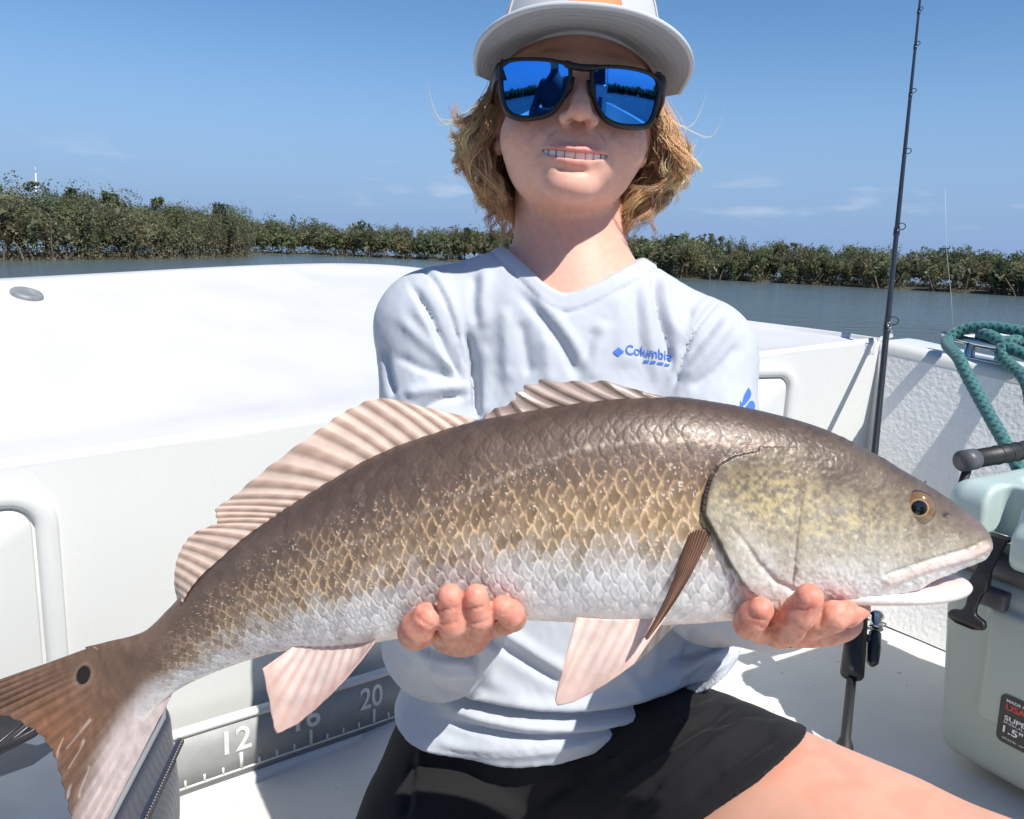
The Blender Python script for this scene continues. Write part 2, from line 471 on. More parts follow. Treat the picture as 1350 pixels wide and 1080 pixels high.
def bank(name, line, depth, height, n_bush, leaf, leaves, seed, label, dry=0.15):
    rng = np.random.default_rng(seed)
    pts = smooth_poly(line, 80)
    MBl = MB(); MBt = MB()
    away = pts[:, :2] / np.linalg.norm(pts[:, :2], axis=1)[:, None]
    for i in range(n_bush):
        t = rng.random(); k = min(int(t * 79), 78); f = t * 79 - k
        p = pts[k] * (1 - f) + pts[k + 1] * f; aw = away[k]
        dd = depth * rng.random()**1.3
        hh = np.interp(t, np.linspace(0, 1, len(height)), height) * (0.55 + 0.30 * min(1, dd / (depth * 0.5)) + 0.30 * rng.random()**2)
        c = np.array([p[0] + aw[0] * dd, p[1] + aw[1] * dd, WATER_Z + hh * 0.50])
        rx = hh * rng.uniform(0.28, 0.5)
        q, kk = bush_points(c, rx, hh * 0.50, leaves, rng, lobes=int(rng.integers(7, 13)))
        if dd < depth * 0.4:      # skirts of foliage down to the water
            k2 = rng.random(leaves) < 0.30; q[k2, 2] = WATER_Z + rng.random(k2.sum())**1.4 * hh * 0.42
        q[:, 2] = np.maximum(q[:, 2], WATER_Z + 0.05)
        V, Fq = leaf_quads(q, leaf, rng)
        tone = LEAF_TONES[rng.integers(0, 5)] * rng.uniform(0.75, 1.25)
        if rng.random() < dry and dd < depth * 0.35:
            tone = np.array([0.145, 0.128, 0.068]) * rng.uniform(0.7, 1.2)
        col = tone * rng.uniform(0.7, 1.35, (leaves, 1)) * (0.85 + 0.3 * rng.random(13))[kk % 13][:, None]
        if dd < depth * 0.4: col[k2] = np.array([0.24, 0.215, 0.125]) * rng.uniform(0.6, 1.15, (k2.sum(), 1)) if rng.random() < 0.6 else col[k2]
        MBl.add(V, Fq, np.repeat(col, 3, 0))
        qc = rng.normal(size=(46, 3)); qc /= np.linalg.norm(qc, axis=1)[:, None]; qc = qc * rng.uniform(0.2, 0.62, (46, 1)) * np.array([rx, rx, hh * 0.46]) + c
        Vc2, Fc2 = leaf_quads(qc, leaf * 3.6, rng); MBl.add(Vc2, Fc2, np.repeat(tone * rng.uniform(0.90, 1.20, (46, 1)), 3, 0))
        if dd < depth * 0.06:
            for _ in range(2):
                b0 = np.array([c[0] + rng.normal() * rx * 0.5, c[1] + rng.normal() * rx * 0.4, WATER_Z - 0.1])
                b1 = np.array([b0[0] + rng.normal() * 0.25, b0[1] + rng.normal() * 0.2, WATER_Z + hh * rng.uniform(0.3, 0.6)])
                MBt.tube([b0, (b0 + b1) / 2 + rng.normal(size=3) * 0.06, b1], [0.045, 0.035, 0.02], n=4, caps=False)
    root = empty(name); tag(root, label, 'mangroves', kind='stuff')
    MBl.build('foliage', LEAF, root, smooth=False)
    MBt.build('stem', BARK, root)
    # low mud ledge under the growth
    e0 = pts.copy(); e0[:, 2] = WATER_Z - 0.05
    e1 = pts.copy(); e1[:, :2] += away * 0.5; e1[:, 2] = WATER_Z + 0.12
    e2 = pts.copy(); e2[:, :2] += away * (depth + 2); e2[:, 2] = WATER_Z + 0.2
    obj('mud_ledge', np.concatenate([e0, e1, e2]), grid_faces(3, 80)[:, ::-1], MUD, root)
    return root
W = lambda x, y: Zp(x, y, WATER_Z)
bank('mangrove_thicket', [W(-420, 336), W(-150, 341), W(0, 344), W(150, 342), W(260, 340), W(325, 338)], 9.0, [3.9, 3.9, 3.8, 3.7, 4.0, 4.2], 330, 0.066, 620, 11,
     'dense green mangrove thicket on the near shore at the left, behind the white deck')
bank('mangrove_thicket', [W(300, 334), W(430, 337.5), W(530, 341), W(640, 346), W(760, 352), W(860, 359), W(925, 367)], 16.0, [5.2, 4.8, 4.6, 4.4, 3.6, 3.0, 2.7], 330, 0.13, 400, 12,
     'far mangrove shore that runs across behind the boy, in the middle distance')
bank('mangrove_thicket', [W(900, 367), W(1000, 372), W(1120, 378), W(1250, 385), W(1350, 391), W(1550, 401), W(1800, 412)], 9.0, [2.55, 2.5, 2.25, 2.35, 2.2, 2.2, 2.3], 330, 0.058, 600, 13,
     'low green mangrove shore at the right, behind the fishing rod', dry=0.22)
bank('mangrove_thicket', [[-90, -25, WATER_Z], [-60, -62, WATER_Z], [0, -75, WATER_Z], [60, -66, WATER_Z], [110, -30, WATER_Z]], 10.0, [4.5, 4.5, 5, 4.5, 4.5], 420, 0.45, 90, 14,
     'mangrove shore behind the photographer, seen only in the sunglasses')
def mangrove_tree(px, py_top, py_base, Y_off, label, seed, wide=0.42):
    rng = np.random.default_rng(seed)
    b = W(px, py_base); aw = b[:2] / np.linalg.norm(b[:2])
    b[:2] += aw * Y_off
    top = U(px, py_top, b[1]); h = top[2] - WATER_Z
    root = empty('mangrove_tree'); root.location = (b[0], b[1], WATER_Z)
    tag(root, label, 'tree', 'taller mangrove trees that stand out of the shore')
    n = 1500
    P = []; K = []
    for j in range(6):
        c = np.array([rng.normal() * h * wide * 0.28, rng.normal() * h * wide * 0.25, h * (0.52 + 0.40 * j / 5)])
        q, k = bush_points(c, h * wide * (0.62 - 0.07 * j), h * 0.20, n // 4, rng, lobes=6)
        q[:, 2] = np.minimum(q[:, 2], h * (0.97 + 0.05 * rng.random()))
        P.append(q); K.append(k)
    P = np.concatenate(P); K = np.concatenate(K)
    V, Fq = leaf_quads(P, 0.020 * h, rng)
    tone = LEAF_TONES[seed % 3] * rng.uniform(0.75, 1.05)
    obj('crown', V, Fq, LEAF, root, col=np.repeat(tone * rng.uniform(0.65, 1.4, (len(P), 1)), 3, 0), smooth=False)
    mb = MB()
    mb.tube([[0, 0, -0.1], [0.05 * h * rng.normal() * 0.3, 0, h * 0.35], [0.03 * h * rng.normal(), 0, h * 0.8]], [h * 0.022, h * 0.017, h * 0.006], n=6)
    for j in range(6):
        z0 = h * rng.uniform(0.3, 0.65); d = rng.normal(size=2) * h * wide * 0.4
        mb.tube([[0, 0, z0], [d[0] * 0.5, d[1] * 0.5, z0 + h * 0.1], [d[0], d[1], z0 + h * 0.24]], [h * 0.011, h * 0.007, h * 0.003], n=5)
    mb.build('trunk', BARK, root)
for i, (px, pt, pb, yo, lab, wd) in enumerate([
        (12, 238, 343, 5.0, 'leftmost tall mangrove at the edge of the picture', 0.5),
        (104, 250, 343, 5.0, 'thin-topped mangrove left of the rounder dark one on the left shore', 0.3),
        (157, 254, 342, 4.0, 'round dark mangrove standing highest on the left shore', 0.34),
        (226, 262, 341, 4.0, 'broad mangrove right of the dark round one on the left shore', 0.45),
        (292, 268, 340, 5.0, 'mangrove at the right end of the near left shore', 0.40),
        (486, 293, 340, 6.0, 'dark mangrove on the far shore left of the boy', 0.5),
        (612, 300, 345, 6.0, "dark mangrove on the far shore just left of the boy's hair", 0.5),
        (884, 312, 362, 5.0, "mangrove just right of the boy's hair on the far shore", 0.5),
        (940, 309, 369, 4.0, 'tall mangrove above the right shoulder of the pale shirt', 0.45),
        (1030, 321, 374, 4.0, 'small mangrove standing out midway between boy and rod', 0.5),
        (1232, 328, 384, 3.0, 'broad mangrove right of the fishing rod', 0.7),
        (1332, 334, 390, 3.0, 'rightmost mangrove above the teal rope', 0.5)]):
    mangrove_tree(px, pt, pb, yo, lab, 40 + i, wd)
# distant mast and a pale house far off
WHITE_FAR = mat('far_white_paint', (0.7, 0.7, 0.7), rough=0.6)
mb = MB(); b = U(47, 300, 420.0); tp = U(47, 228, 420.0)
mb.tube([[b[0], b[1], WATER_Z], [tp[0], tp[1], tp[2]]], [0.55, 0.3], n=8)
mb.tube([[tp[0], tp[1], tp[2]], [tp[0], tp[1], tp[2] + 3]], [0.14, 0.1], n=6)
tag(mb.build('radio_mast', WHITE_FAR), 'thin white mast far behind the left mangroves', 'mast')

# ------------------------------------------------------------------ the boat
boat = empty('fishing_boat')
tag(boat, 'white fibreglass fishing boat with raised bow deck, cockpit floor and gunwale', 'boat')
def gel(name, col=(0.80, 0.80, 0.79), rough=0.35, **k): return mat(name, col, rough=rough, spec=0.5, **k)
GEL = gel('gelcoat', (0.63, 0.64, 0.62), rough=0.28, var=0.035, vscale=3.0, rvar=0.08)
DECK = gel('nonskid_deck', (0.545, 0.545, 0.552), rough=0.6, var=0.06, vscale=5.0, bump=0.5, bscale=380.0, bdist=0.0008)
FLOOR = gel('speckled_cockpit_floor', (0.62, 0.61, 0.57), rough=0.55, var=0.09, vscale=6.0, bump=0.55, bscale=260.0, bdist=0.0015, speck=(0.30, 0.28, 0.25), speck_scale=95.0, speck_th=0.715)
TEXT = gel('stippled_liner', (0.84, 0.84, 0.82), rough=0.55, var=0.05, vscale=9.0, bump=0.42, bscale=120.0, bdist=0.0045, speck=(0.25, 0.24, 0.22), speck_scale=60.0, speck_th=0.745)
floor_z = lambda x: 0.07 * (x + 0.42)
# bulkhead top edge (near edge of the raised deck), left to right
edge_px = [(-260, 645, 0.782), (-120, 625, 0.828), (0, 608, 0.880), (120, 591, 0.937), (230, 576, 0.998), (340, 560.5, 1.063), (450, 545, 1.136), (560, 529, 1.222), (700, 509, 1.335), (990, 466, 1.50), (1120, 450, 1.585), (1158, 446, 1.625)]
EDGE = np.array([U(*e) for e in edge_px])
EDGE = smooth_poly(EDGE, 60)
far_px = [(-420, 395, 0.98), (-200, 379, 1.15), (0, 367, 1.40), (100, 362, 1.56), (200, 356.5, 1.75), (300, 351, 2.05), (400, 347.5, 2.5), (465, 347, 2.85), (530, 350, 2.9), (610, 361, 2.75), (700, 377, 2.5), (850, 402, 2.2), (985, 423, 1.98), (1080, 434, 1.83), (1160, 445.5, 1.68)]
FAR = smooth_poly(np.array([U(*e) for e in far_px]), 60)
# deck sheet: near edge with rolled nose, slopes up to the bow, small lip at the outer rim
nd = 40; rows = []
inn = np.gradient(EDGE, axis=0); inn = np.stack([-inn[:, 1], inn[:, 0], 0 * inn[:, 0]], -1); inn /= np.linalg.norm(inn, axis=1)[:, None]   # towards the bow
for a in np.linspace(0, np.pi / 2, 7):            # rolled nose
    r = 0.012
    rows.append(EDGE + inn * (r - r * np.cos(a))[..., None] + np.array([0, 0, 1]) * (r * np.sin(a) - r))
start = EDGE + inn * 0.012
for t in np.linspace(0, 1, nd)[1:]:
    p = start * (1 - t) + FAR * t
    lift = -0.010 * sstep(0.0, 0.12, t) * sstep(1.0, 0.90, t)
    p = p + np.array([0, 0, 1.0]) * lift
    rows.append(p)
out = FAR + np.array([0, 0, -0.02]); rows.append(FAR + (FAR - start) * 0.012 + np.array([0, 0, -0.012]))
rows.append(FAR + (FAR - start) * 0.012 + np.array([0, 0, -0.10]))
hull_low = FAR + (FAR - start) * -0.06; hull_low[:, 2] = WATER_Z - 0.15; rows.append(hull_low)
V = np.concatenate(rows); obj('bow_deck', V, grid_faces(len(rows), 60), DECK, boat)
# bulkhead face below the rolled nose down to the floor
rows = []
for t in np.linspace(0, 1, 12):
    p = EDGE.copy(); top = EDGE[:, 2] - 0.012; bot = floor_z(EDGE[:, 0]) - 0.01
    p[:, 2] = top * (1 - t) + bot * t
    p -= inn * (0.004 * np.sin(t * np.pi) + 0.028 * sstep(0.93, 1.0, t))[..., None]
    rows.append(p)
bulk = obj('bulkhead', np.concatenate(rows), grid_faces(len(rows), 60)[:, ::-1], GEL, boat)
# return of the bulkhead towards the port gunwale
rows = []
ln_ = EDGE[0][None] + (FAR[0] - EDGE[0])[None] * np.linspace(0, 1, 12)[:, None]
for t in (0.0, 0.5, 1.0):
    p = ln_.copy(); p[:, 2] = (ln_[:, 2] - 0.008) * (1 - t) + (floor_z(ln_[:, 0]) - 0.05) * t; rows.append(p)
obj('bulkhead_return', np.concatenate(rows), grid_faces(3, 12), GEL, boat)
# frame on the bulkhead: along s (metres from the photograph's left edge), up
def on_bulk(s, z, outw=0.0):
    d = np.concatenate([[0], np.cumsum(np.linalg.norm(np.diff(EDGE[:, :2], axis=0), axis=1))])
    p = np.stack([np.interp(s, d, EDGE[:, k]) for k in range(3)], -1); nn = np.stack([np.interp(s, d, inn[:, k]) for k in range(3)], -1)
    p = p - nn * (np.asarray(outw)[..., None] + 0.004); p[..., 2] = z
    return p
def bulk_s(px, py):
    """position along the bulkhead and height where a photograph point meets it"""
    d = np.concatenate([[0], np.cumsum(np.linalg.norm(np.diff(EDGE[:, :2], axis=0), axis=1))])
    ss = np.linspace(0, d[-1], 800); P = on_bulk(ss, np.zeros(800)); r = ray(px, py)
    P0 = P[:, :2]; ang = P0[:, 0] * r[1] - P0[:, 1] * r[0]; k = np.argmin(np.abs(ang))
    return ss[k], CAM_H + r[2] * P0[k, 1] / r[1]
def rounded_outline(s0, s1, z0, z1, r, n=10, r_bot=None):
    pts = []
    for cx, cz, a0 in ((s1 - r, z1 - r, 0), (s0 + r, z1 - r, 90), (s0 + r, z0 + r, 180), (s1 - r, z0 + r, 270)):
        for a in np.radians(np.linspace(a0, a0 + 90, n)):
            pts.append((cx + r * np.cos(a), cz + r * np.sin(a)))
    return np.array(pts)
def hatch(s0, s1, z0, z1, r, label):
    h = empty('hatch'); h.parent = boat; h['label'] = label
    o1 = rounded_outline(s0, s1, z0, z1, r); w = 0.026
    o2 = rounded_outline(s0 + w, s1 - w, z0 + w, z1 - w, max(0.01, r - w)); k = len(o1)
    def lerp(a): return o1 * (1 - a) + o2 * a
    prof = [(0.0, -0.006), (0.06, 0.004), (0.2, 0.008), (0.75, 0.008), (0.95, 0.004), (1.0, -0.004)]
    V = np.concatenate([on_bulk(lerp(a)[:, 0], lerp(a)[:, 1], np.full(k, o)) for a, o in prof])
    obj('hatch_frame', V, grid_faces(len(prof), k, True), GEL, h)
    w2 = w + 0.003
    o3 = rounded_outline(s0 + w2, s1 - w2, z0 + w2, z1 - w2, max(0.01, r - w2)); c = o3.mean(0)
    rings = [(1.0, -0.005), (1.0, 0.002), (0.985, 0.0045), (0.5, 0.0045), (0.0004, 0.0045)]
    V = np.concatenate([on_bulk((c + (o3 - c) * a)[:, 0], (c + (o3 - c) * a)[:, 1], np.full(k, o)) for a, o in rings])
    obj('hatch_door', V, grid_faces(len(rings), k, True), GEL, h)
    return h
sa, za = bulk_s(84, 745); sb, zb = bulk_s(20, 640)
hatch(sa - 0.46, sa, 0.11, zb, 0.055, 'hatch door at the left of the bulkhead')
sa, za = bulk_s(1050, 520); sb, zb = bulk_s(1010, 480)
hatch(sa - 0.42, sa, 0.17, zb, 0.05, 'hatch door at the right of the bulkhead')
# moulded measuring board along the foot of the bulkhead
RUL = mat('measuring_board_grey', (0.30, 0.31, 0.31), rough=0.5, var=0.12, vscale=30, bump=0.3, bscale=300, bdist=0.0006)
RULW = mat('measuring_board_white', (0.72, 0.72, 0.70), rough=0.5, var=0.12, vscale=60)
s12, _ = bulk_s(308, 985); s20, _ = bulk_s(478, 935); inch = (s20 - s12) / 8.0
s_end, _ = bulk_s(534, 900); s_beg = s12 - inch * 8.2
sA, zA_top = bulk_s(308, 936); _, zA_bot = bulk_s(308, 1008)
ruler = empty('measuring_board'); ruler.parent = boat; ruler['label'] = 'grey moulded fish ruler with white ticks and the numbers 12, 16 and 20'
sL, zL0 = bulk_s(240, 1027); _, zL1 = bulk_s(240, 953); sR, zR0 = bulk_s(530, 930); _, zR1 = bulk_s(530, 868)
slope = ((zR0 + zR1) - (zL0 + zL1)) / 2 / (sR - sL)
zr0 = (zL0 + zR0) / 2 - slope * ((sL + sR) / 2 - sA); zr1 = (zL1 + zR1) / 2 - slope * ((sL + sR) / 2 - sA)
def on_rul(s, h, outw): return on_bulk(np.asarray(s, float), zr0 + np.asarray(h, float) + slope * (np.asarray(s, float) - sA), outw)
RH = zr1 - zr0
def rul_plate(s0, s1, h0, h1, thick, base, m, name, parent):
    n = max(2, int((s1 - s0) / 0.03) + 2); s = np.linspace(s0, s1, n); rr = []
    for h, o in ((h0, base), (h0, base + thick), (h1, base + thick), (h1, base)):
        rr.append(on_rul(s, np.full(n, h), np.full(n, o)))
    V = np.concatenate(rr); Fq = grid_faces(4, n)
    caps = np.array([[0, n, 2 * n, 3 * n], [n - 1, 4 * n - 1, 3 * n - 1, 2 * n - 1]])
    return obj(name, V, np.concatenate([Fq, caps]), m, parent, smooth=False)
rul_plate(s_beg, s_end, 0.0, RH, 0.010, 0.026, RUL, 'board', ruler)
rul_plate(s_beg - 0.01, s_end + 0.012, RH + 0.0005, RH + 0.008, 0.014, 0.024, GEL, 'top_lip', ruler)
rul_plate(s_beg - 0.01, s_end + 0.012, -0.032, -0.0005, 0.030, 0.018, GEL, 'toe_rail', ruler)
for i in range(-8, 10):
    s = s12 + inch * i
    if not (s_beg + 0.01 < s < s_end - 0.004): continue
    tall = i % 4 == 0
    rul_plate(s - (0.0022 if tall else 0.0014), s + (0.0022 if tall else 0.0014), RH * 0.13, RH * (0.42 if tall else 0.25), 0.0015, 0.0362, RULW, 'tick', ruler)
rul_plate(s_beg + 0.02, s_end - 0.004, RH * 0.10, RH * 0.135, 0.0012, 0.0362, RULW, 'tick_line', ruler)

def text_mesh(body, bold=0.0, size=1.0, shear=0.0, space=1.0):
    cu = bpy.data.curves.new('lettering', 'FONT'); cu.body = body; cu.size = size; cu.offset = bold; cu.shear = shear; cu.space_character = space
    cu.resolution_u = 6
    o = bpy.data.objects.new('lettering', cu); COL.objects.link(o)
    dg = bpy.context.evaluated_depsgraph_get(); dg.update()
    me = bpy.data.meshes.new_from_object(o.evaluated_get(dg))
    V = np.array([v.co[:2] for v in me.vertices], float); Fc = [list(p.vertices) for p in me.polygons]
    tris = []
    for p in Fc:
        for i in range(1, len(p) - 1): tris.append((p[0], p[i], p[i + 1]))
    bpy.data.objects.remove(o); bpy.data.curves.remove(cu); bpy.data.meshes.remove(me)
    return V, np.array(tris)
def fit(V, x0, x1, y0, y1):
    lo, hi = V.min(0), V.max(0); return (V - lo) / (hi - lo) * np.array([x1 - x0, y1 - y0]) + np.array([x0, y0])
for num, i in (('8', -4), ('12', 0), ('16', 4), ('20', 8)):
    s = s12 + inch * i; hw = 0.019 if len(num) > 1 else 0.009
    V2, T = text_mesh(num, bold=0.018)
    V2 = fit(V2, s - hw - 0.004, s + hw - 0.004, RH * 0.47, RH * 0.90)
    obj('numeral', on_rul(V2[:, 0], V2[:, 1], np.full(len(V2), 0.0375)), T, RULW, ruler, smooth=False)

# cockpit floor
x = np.array([[-2.2, -4.2], [1.05, -4.2], [1.05, 1.55], [0.80, 1.75], [-0.2, 1.40], [-1.2, 0.75], [-2.2, 0.3]])
fp = np.concatenate([EDGE[::-1, :2] + inn[::-1, :2] * 0.01, [[-1.35, -3.8], [1.7, -3.8], [1.55, 0.3]], [[1.25, 0.85], [0.98, 1.2]]])
fv = np.concatenate([fp, floor_z(fp[:, 0])[:, None]], 1)
bm = bmesh.new(); bm.faces.new([bm.verts.new(v) for v in fv]); bmesh.ops.triangulate(bm, faces=bm.faces[:])
bmesh.ops.recalc_face_normals(bm, faces=bm.faces[:])
me = bpy.data.meshes.new('cockpit_floor'); bm.to_mesh(me); bm.free()
if me.polygons[0].normal.z < 0: me.flip_normals()
put('cockpit_floor', me, FLOOR, boat)

# starboard gunwale: textured inner wall with rounded cap
g_top = np.array([U(1160, 449, 1.63), U(1250, 470, 1.51), U(1350, 491, 1.40), U(1500, 524, 1.25), U(1750, 580, 1.06), U(2300, 700, 0.76)])
g_top = np.concatenate([g_top, [[1.42, 0.1, 0.575], [1.55, -1.2, 0.565], [1.45, -3.8, 0.56]]])
g_bot = np.array([Zp(1151, 806, 0.082), Zp(1227, 836, 0.085), Zp(1330, 880, 0.09), Zp(1480, 950, 0.10)])
g_bot = np.concatenate([g_bot, [[1.10, 0.85, 0.105], [1.20, 0.5, 0.11], [1.32, 0.1, 0.12], [1.45, -1.2, 0.13], [1.38, -3.8, 0.12]]])
g_top = smooth_poly(g_top, 90); g_bot = smooth_poly(g_bot, 90)
def side_dir(P):
    d = np.gradient(P, axis=0); o = np.stack([-d[:, 1], d[:, 0], 0 * d[:, 0]], -1); return o / np.linalg.norm(o, axis=1)[:, None]   # outboard
so_ = side_dir(g_top)
if so_[40][0] < 0: so_ = -so_
rows = []
for t in np.linspace(0, 1, 14):
    p = g_bot * (1 - t) + (g_top - np.array([0, 0, 0.02])) * t - so_ * (0.05 * (1 - t)**5)[..., None] * 0.8
    rows.append(p)
rough_wall = np.concatenate(rows)
obj('gunwale_liner', rough_wall, grid_faces(14, 90)[:, ::-1], TEXT, boat)
rows = []
for o, z in ((-0.001, -0.022), (0.001, -0.012), (0.007, -0.003), (0.018, 0.0), (0.10, 0.002), (0.14, -0.002), (0.155, -0.014), (0.156, -0.06), (0.10, -0.55), (0.0, -0.95)):
    p = g_top + so_ * o; p[:, 2] += z
    rows.append(p)
obj('gunwale_cap', np.concatenate(rows), grid_faces(len(rows), 90)[:, ::-1], GEL, boat)
# smooth rounded corner between bulkhead and liner
rows = []
for t in np.linspace(0, 1, 14):
    pa_ = EDGE[-1].copy(); pa_[2] = (floor_z(pa_[0]) - 0.01) * (1 - t) + (EDGE[-1][2] - 0.008) * t
    pb_ = (g_bot[0] * (1 - t) + (g_top[0] - np.array([0, 0, 0.012])) * t)
    tt2 = np.linspace(0, 1, 9); mid = (pa_ + pb_) / 2 + np.array([0.006, 0.008, 0])
    rows.append(((1 - tt2)**2)[:, None] * pa_ + (2 * tt2 * (1 - tt2))[:, None] * mid + (tt2**2)[:, None] * pb_)
top_row = rows[-1] + np.array([0.010, 0.014, 0.010]); rows.append(top_row); rows.append(top_row + np.array([0.07, 0.10, 0.0]))
obj('corner_liner', np.concatenate(rows), grid_faces(len(rows), 9), GEL, boat)
# port side gunwale continuing aft (beyond the left edge of the picture) and stern, for the reflections
p0 = FAR[0]; port_top = smooth_poly(np.array([p0, p0 + [-0.45, -0.6, -0.01], [-1.55, -0.6, 0.56], [-1.55, -2.5, 0.54], [-1.4, -3.8, 0.54]]), 40)
rows = []
for o, z in ((0.13, -0.70), (0.10, -0.02), (0.09, 0.0), (-0.03, 0.0), (-0.05, -0.02), (-0.02, -0.9)):
    d = side_dir(port_top); d = d if d[20][0] > 0 else -d
    p = port_top + d * o; p[:, 2] += z; rows.append(p)
obj('port_gunwale', np.concatenate(rows), grid_faces(len(rows), 40), GEL, boat)
mb = MB(); mb.box([0.03, -3.82, 0.22], np.eye(3), [1.45, 0.06, 0.34]); bevel(mb.build('transom', GEL, boat, smooth=False), 0.02)

# grey pop-up fitting on the deck
GREY_PL = mat('grey_plastic', (0.20, 0.21, 0.22), rough=0.5, var=0.2, vscale=60)
c = None
for k in range(len(V) if False else 1):
    c = U(35, 391, 1.13)
dk = bpy.data.objects['bow_deck']
bvh_deck = BVHTree.FromObject(dk, bpy.context.evaluated_depsgraph_get())
def hit(bvh, px, py):
    r = ray(px, py); loc, nr, idx, dist = bvh.ray_cast(Vector(CAM.tolist()), Vector((r / np.linalg.norm(r)).tolist()))
    return (None, None) if loc is None else (np.array(loc), np.array(nr))
c, cn = hit(bvh_deck, 35, 390); cn = cn if cn[2] > 0 else -cn
t1 = np.cross(cn, [0, 1.0, 0]); t1 /= np.linalg.norm(t1); t2 = np.cross(cn, t1); RF = 19.5 / F_PX * c[1] / 0.0265
mb = MB(); an = np.linspace(0, 2 * np.pi, 28, endpoint=False); rr = []
for r, z in ((0.0265, -0.004), (0.0265, 0.004), (0.024, 0.008), (0.017, 0.009), (0.015, 0.0065), (0.0005, 0.0065)):
    rr.append(c + RF * r * (np.cos(an)[:, None] * t1 + np.sin(an)[:, None] * t2) + cn * (z * 0.8 + 0.001))
mb.add(np.concatenate(rr), grid_faces(6, 28, True)); mb.build('deck_fitting', GREY_PL, boat)

# ------------------------------------------------------------------ the fish
FY = 0.41
fish_y = lambda px: FY + 0.012 * ((np.asarray(px, float) - 750) / 600)**2      # gentle bend, ends slightly further from the camera
pairs = np.array([  # upper outline x, y, lower outline x, y, half thickness (mm)
    (112, 853, 186, 958, 0.9), (143, 846, 212, 926, 3.2), (187, 834, 249, 900, 7.5), (222, 803, 290, 882, 11), (267, 753, 332, 867, 15), (333, 697, 386, 853, 20),
    (407, 649, 440, 849, 25), (500, 597, 520, 838, 30), (567, 572, 580, 824, 33), (631, 555, 640, 814, 35), (689, 544, 700, 811, 36.5),
    (778, 530, 780, 815, 38), (837, 525, 835, 818, 38.5), (881, 524, 880, 817, 38.5), (956, 533, 950, 812, 38), (1006, 543, 1000, 807, 37),
    (1076, 562, 1070, 797, 34), (1146, 594, 1140, 789, 29.5), (1199, 626, 1192, 778, 25), (1234, 648, 1222, 763, 21), (1269, 671, 1254, 750, 16.5),
    (1288, 686, 1275, 743, 13), (1299, 698, 1292, 736, 9), (1304, 708, 1301, 727, 4.5), (1305.5, 714, 1305, 719, 1.0)], float)
sk = np.concatenate([[0], np.cumsum(np.linalg.norm(np.diff((pairs[:, :2] + pairs[:, 2:4]) / 2, axis=0), axis=1))])
NU, NF, NB = 1080, 220, 40
us = np.concatenate([np.linspace(0, sk[-1] * 0.985, NU - 40), np.linspace(sk[-1] * 0.985, sk[-1], 41)[1:]])
NU = len(us)
pairs[:, 4] *= FY / 0.45
Tx, Ty, Bx, By, Wt = (pchip(us, sk, pairs[:, i]) for i in range(5))
phi = np.concatenate([np.linspace(0, np.pi, NF), np.linspace(np.pi, 2 * np.pi, NB + 1)[1:-1]])
NV = len(phi)
def upx(px, py, Yd):
    d = FW[None, :] + RT[None, :] * ((px - CX) / F_PX)[:, None] - UP[None, :] * ((py - CY) / F_PX)[:, None]
    return CAM + d * (Yd / d[:, 1])[:, None]
Tw = upx(Tx, Ty, fish_y((Tx + Bx) / 2)); Bw = upx(Bx, By, fish_y((Tx + Bx) / 2))
Cw = (Tw + Bw) / 2; Hv = (Tw - Bw) / 2
cph, sph = np.cos(phi), np.sin(phi)
egg = np.sign(sph) * np.abs(sph)**0.92 * (1 + 0.10 * cph * 0)          # slightly full flanks
V0 = Cw[:, None, :] + Hv[:, None, :] * cph[None, :, None] + np.array([0, -1.0, 0])[None, None, :] * (Wt / 1000)[:, None, None] * egg[None, :, None]
V = V0.reshape(-1, 3)
Fq = grid_faces(NU, NV, True)
nrm = vnormals(V, Fq)
cen = np.repeat(Cw, NV, 0)
if ((V - cen) * nrm).sum() < 0:
    Fq = Fq[:, ::-1]; nrm = -nrm
vv = np.tile((1 - cph) / 2, NU)                           # 0 back, 1 belly
front = np.tile(phi <= np.pi, NU)
PX = np.repeat((Tx + Bx) / 2, NV) + (0.5 - vv) * np.repeat(Tx - Bx, NV); PY = np.repeat((Ty + By) / 2, NV) + (0.5 - vv) * np.repeat(Ty - By, NV)
# what the camera side shows: the flanks stand nearer than the mid-plane
vis = proj(V); PX = np.where(front, vis[:, 0], PX); PY = np.where(front, vis[:, 1], PY)
hgt = np.repeat(np.hypot(Tx - Bx, Ty - By), NV)
arc = np.tile(np.where(phi <= np.pi, phi, 2 * np.pi - phi) / np.pi, NU)   # arc around the girth 0..1
# --- scale lattice
spacing = 5.8 + 13.0 * np.clip(np.hypot(Tx - Bx, Ty - By) / 290, 0, 1)
A = np.cumsum(np.concatenate([[0], np.diff(us)]) / spacing)
NR = 28.0
a_ = np.repeat(A, NV) + 1.1 * np.sin(arc * 3.0) ; b_ = arc * NR
R = 0.80
best_a = np.full(len(V), -1e9); dsel = np.ones(len(V)); dxs = np.zeros(len(V)); idc = np.zeros(len(V), int)
jb = np.floor(b_).astype(int)
for dj in (-1, 0, 1, 2):
    j = jb + dj
    offs = (j % 2) * 0.5
    ib = np.floor(a_ - offs).astype(int)
    for di in (-1, 0, 1, 2):
        i = ib + di
        h1 = np.sin(i * 12.9898 + j * 78.233) * 43758.5453; h1 = h1 - np.floor(h1)
        h2 = np.sin(i * 39.346 + j * 11.135) * 24634.63; h2 = h2 - np.floor(h2)
        ca = i + offs + (h1 - 0.5) * 0.30; cb = j + (h2 - 0.5) * 0.26
        dx = a_ - ca; dy = (b_ - cb) * 0.62
        d = np.sqrt(dx * dx + dy * dy)
        # pointed free edge towards the tail
        k = (d < R) & (ca > best_a)
        best_a[k] = ca[k]; dsel[k] = d[k] / R; dxs[k] = dx[k]; idc[k] = (i * 131 + j * 17)[k]
edge = sstep(0.70, 0.97, dsel)
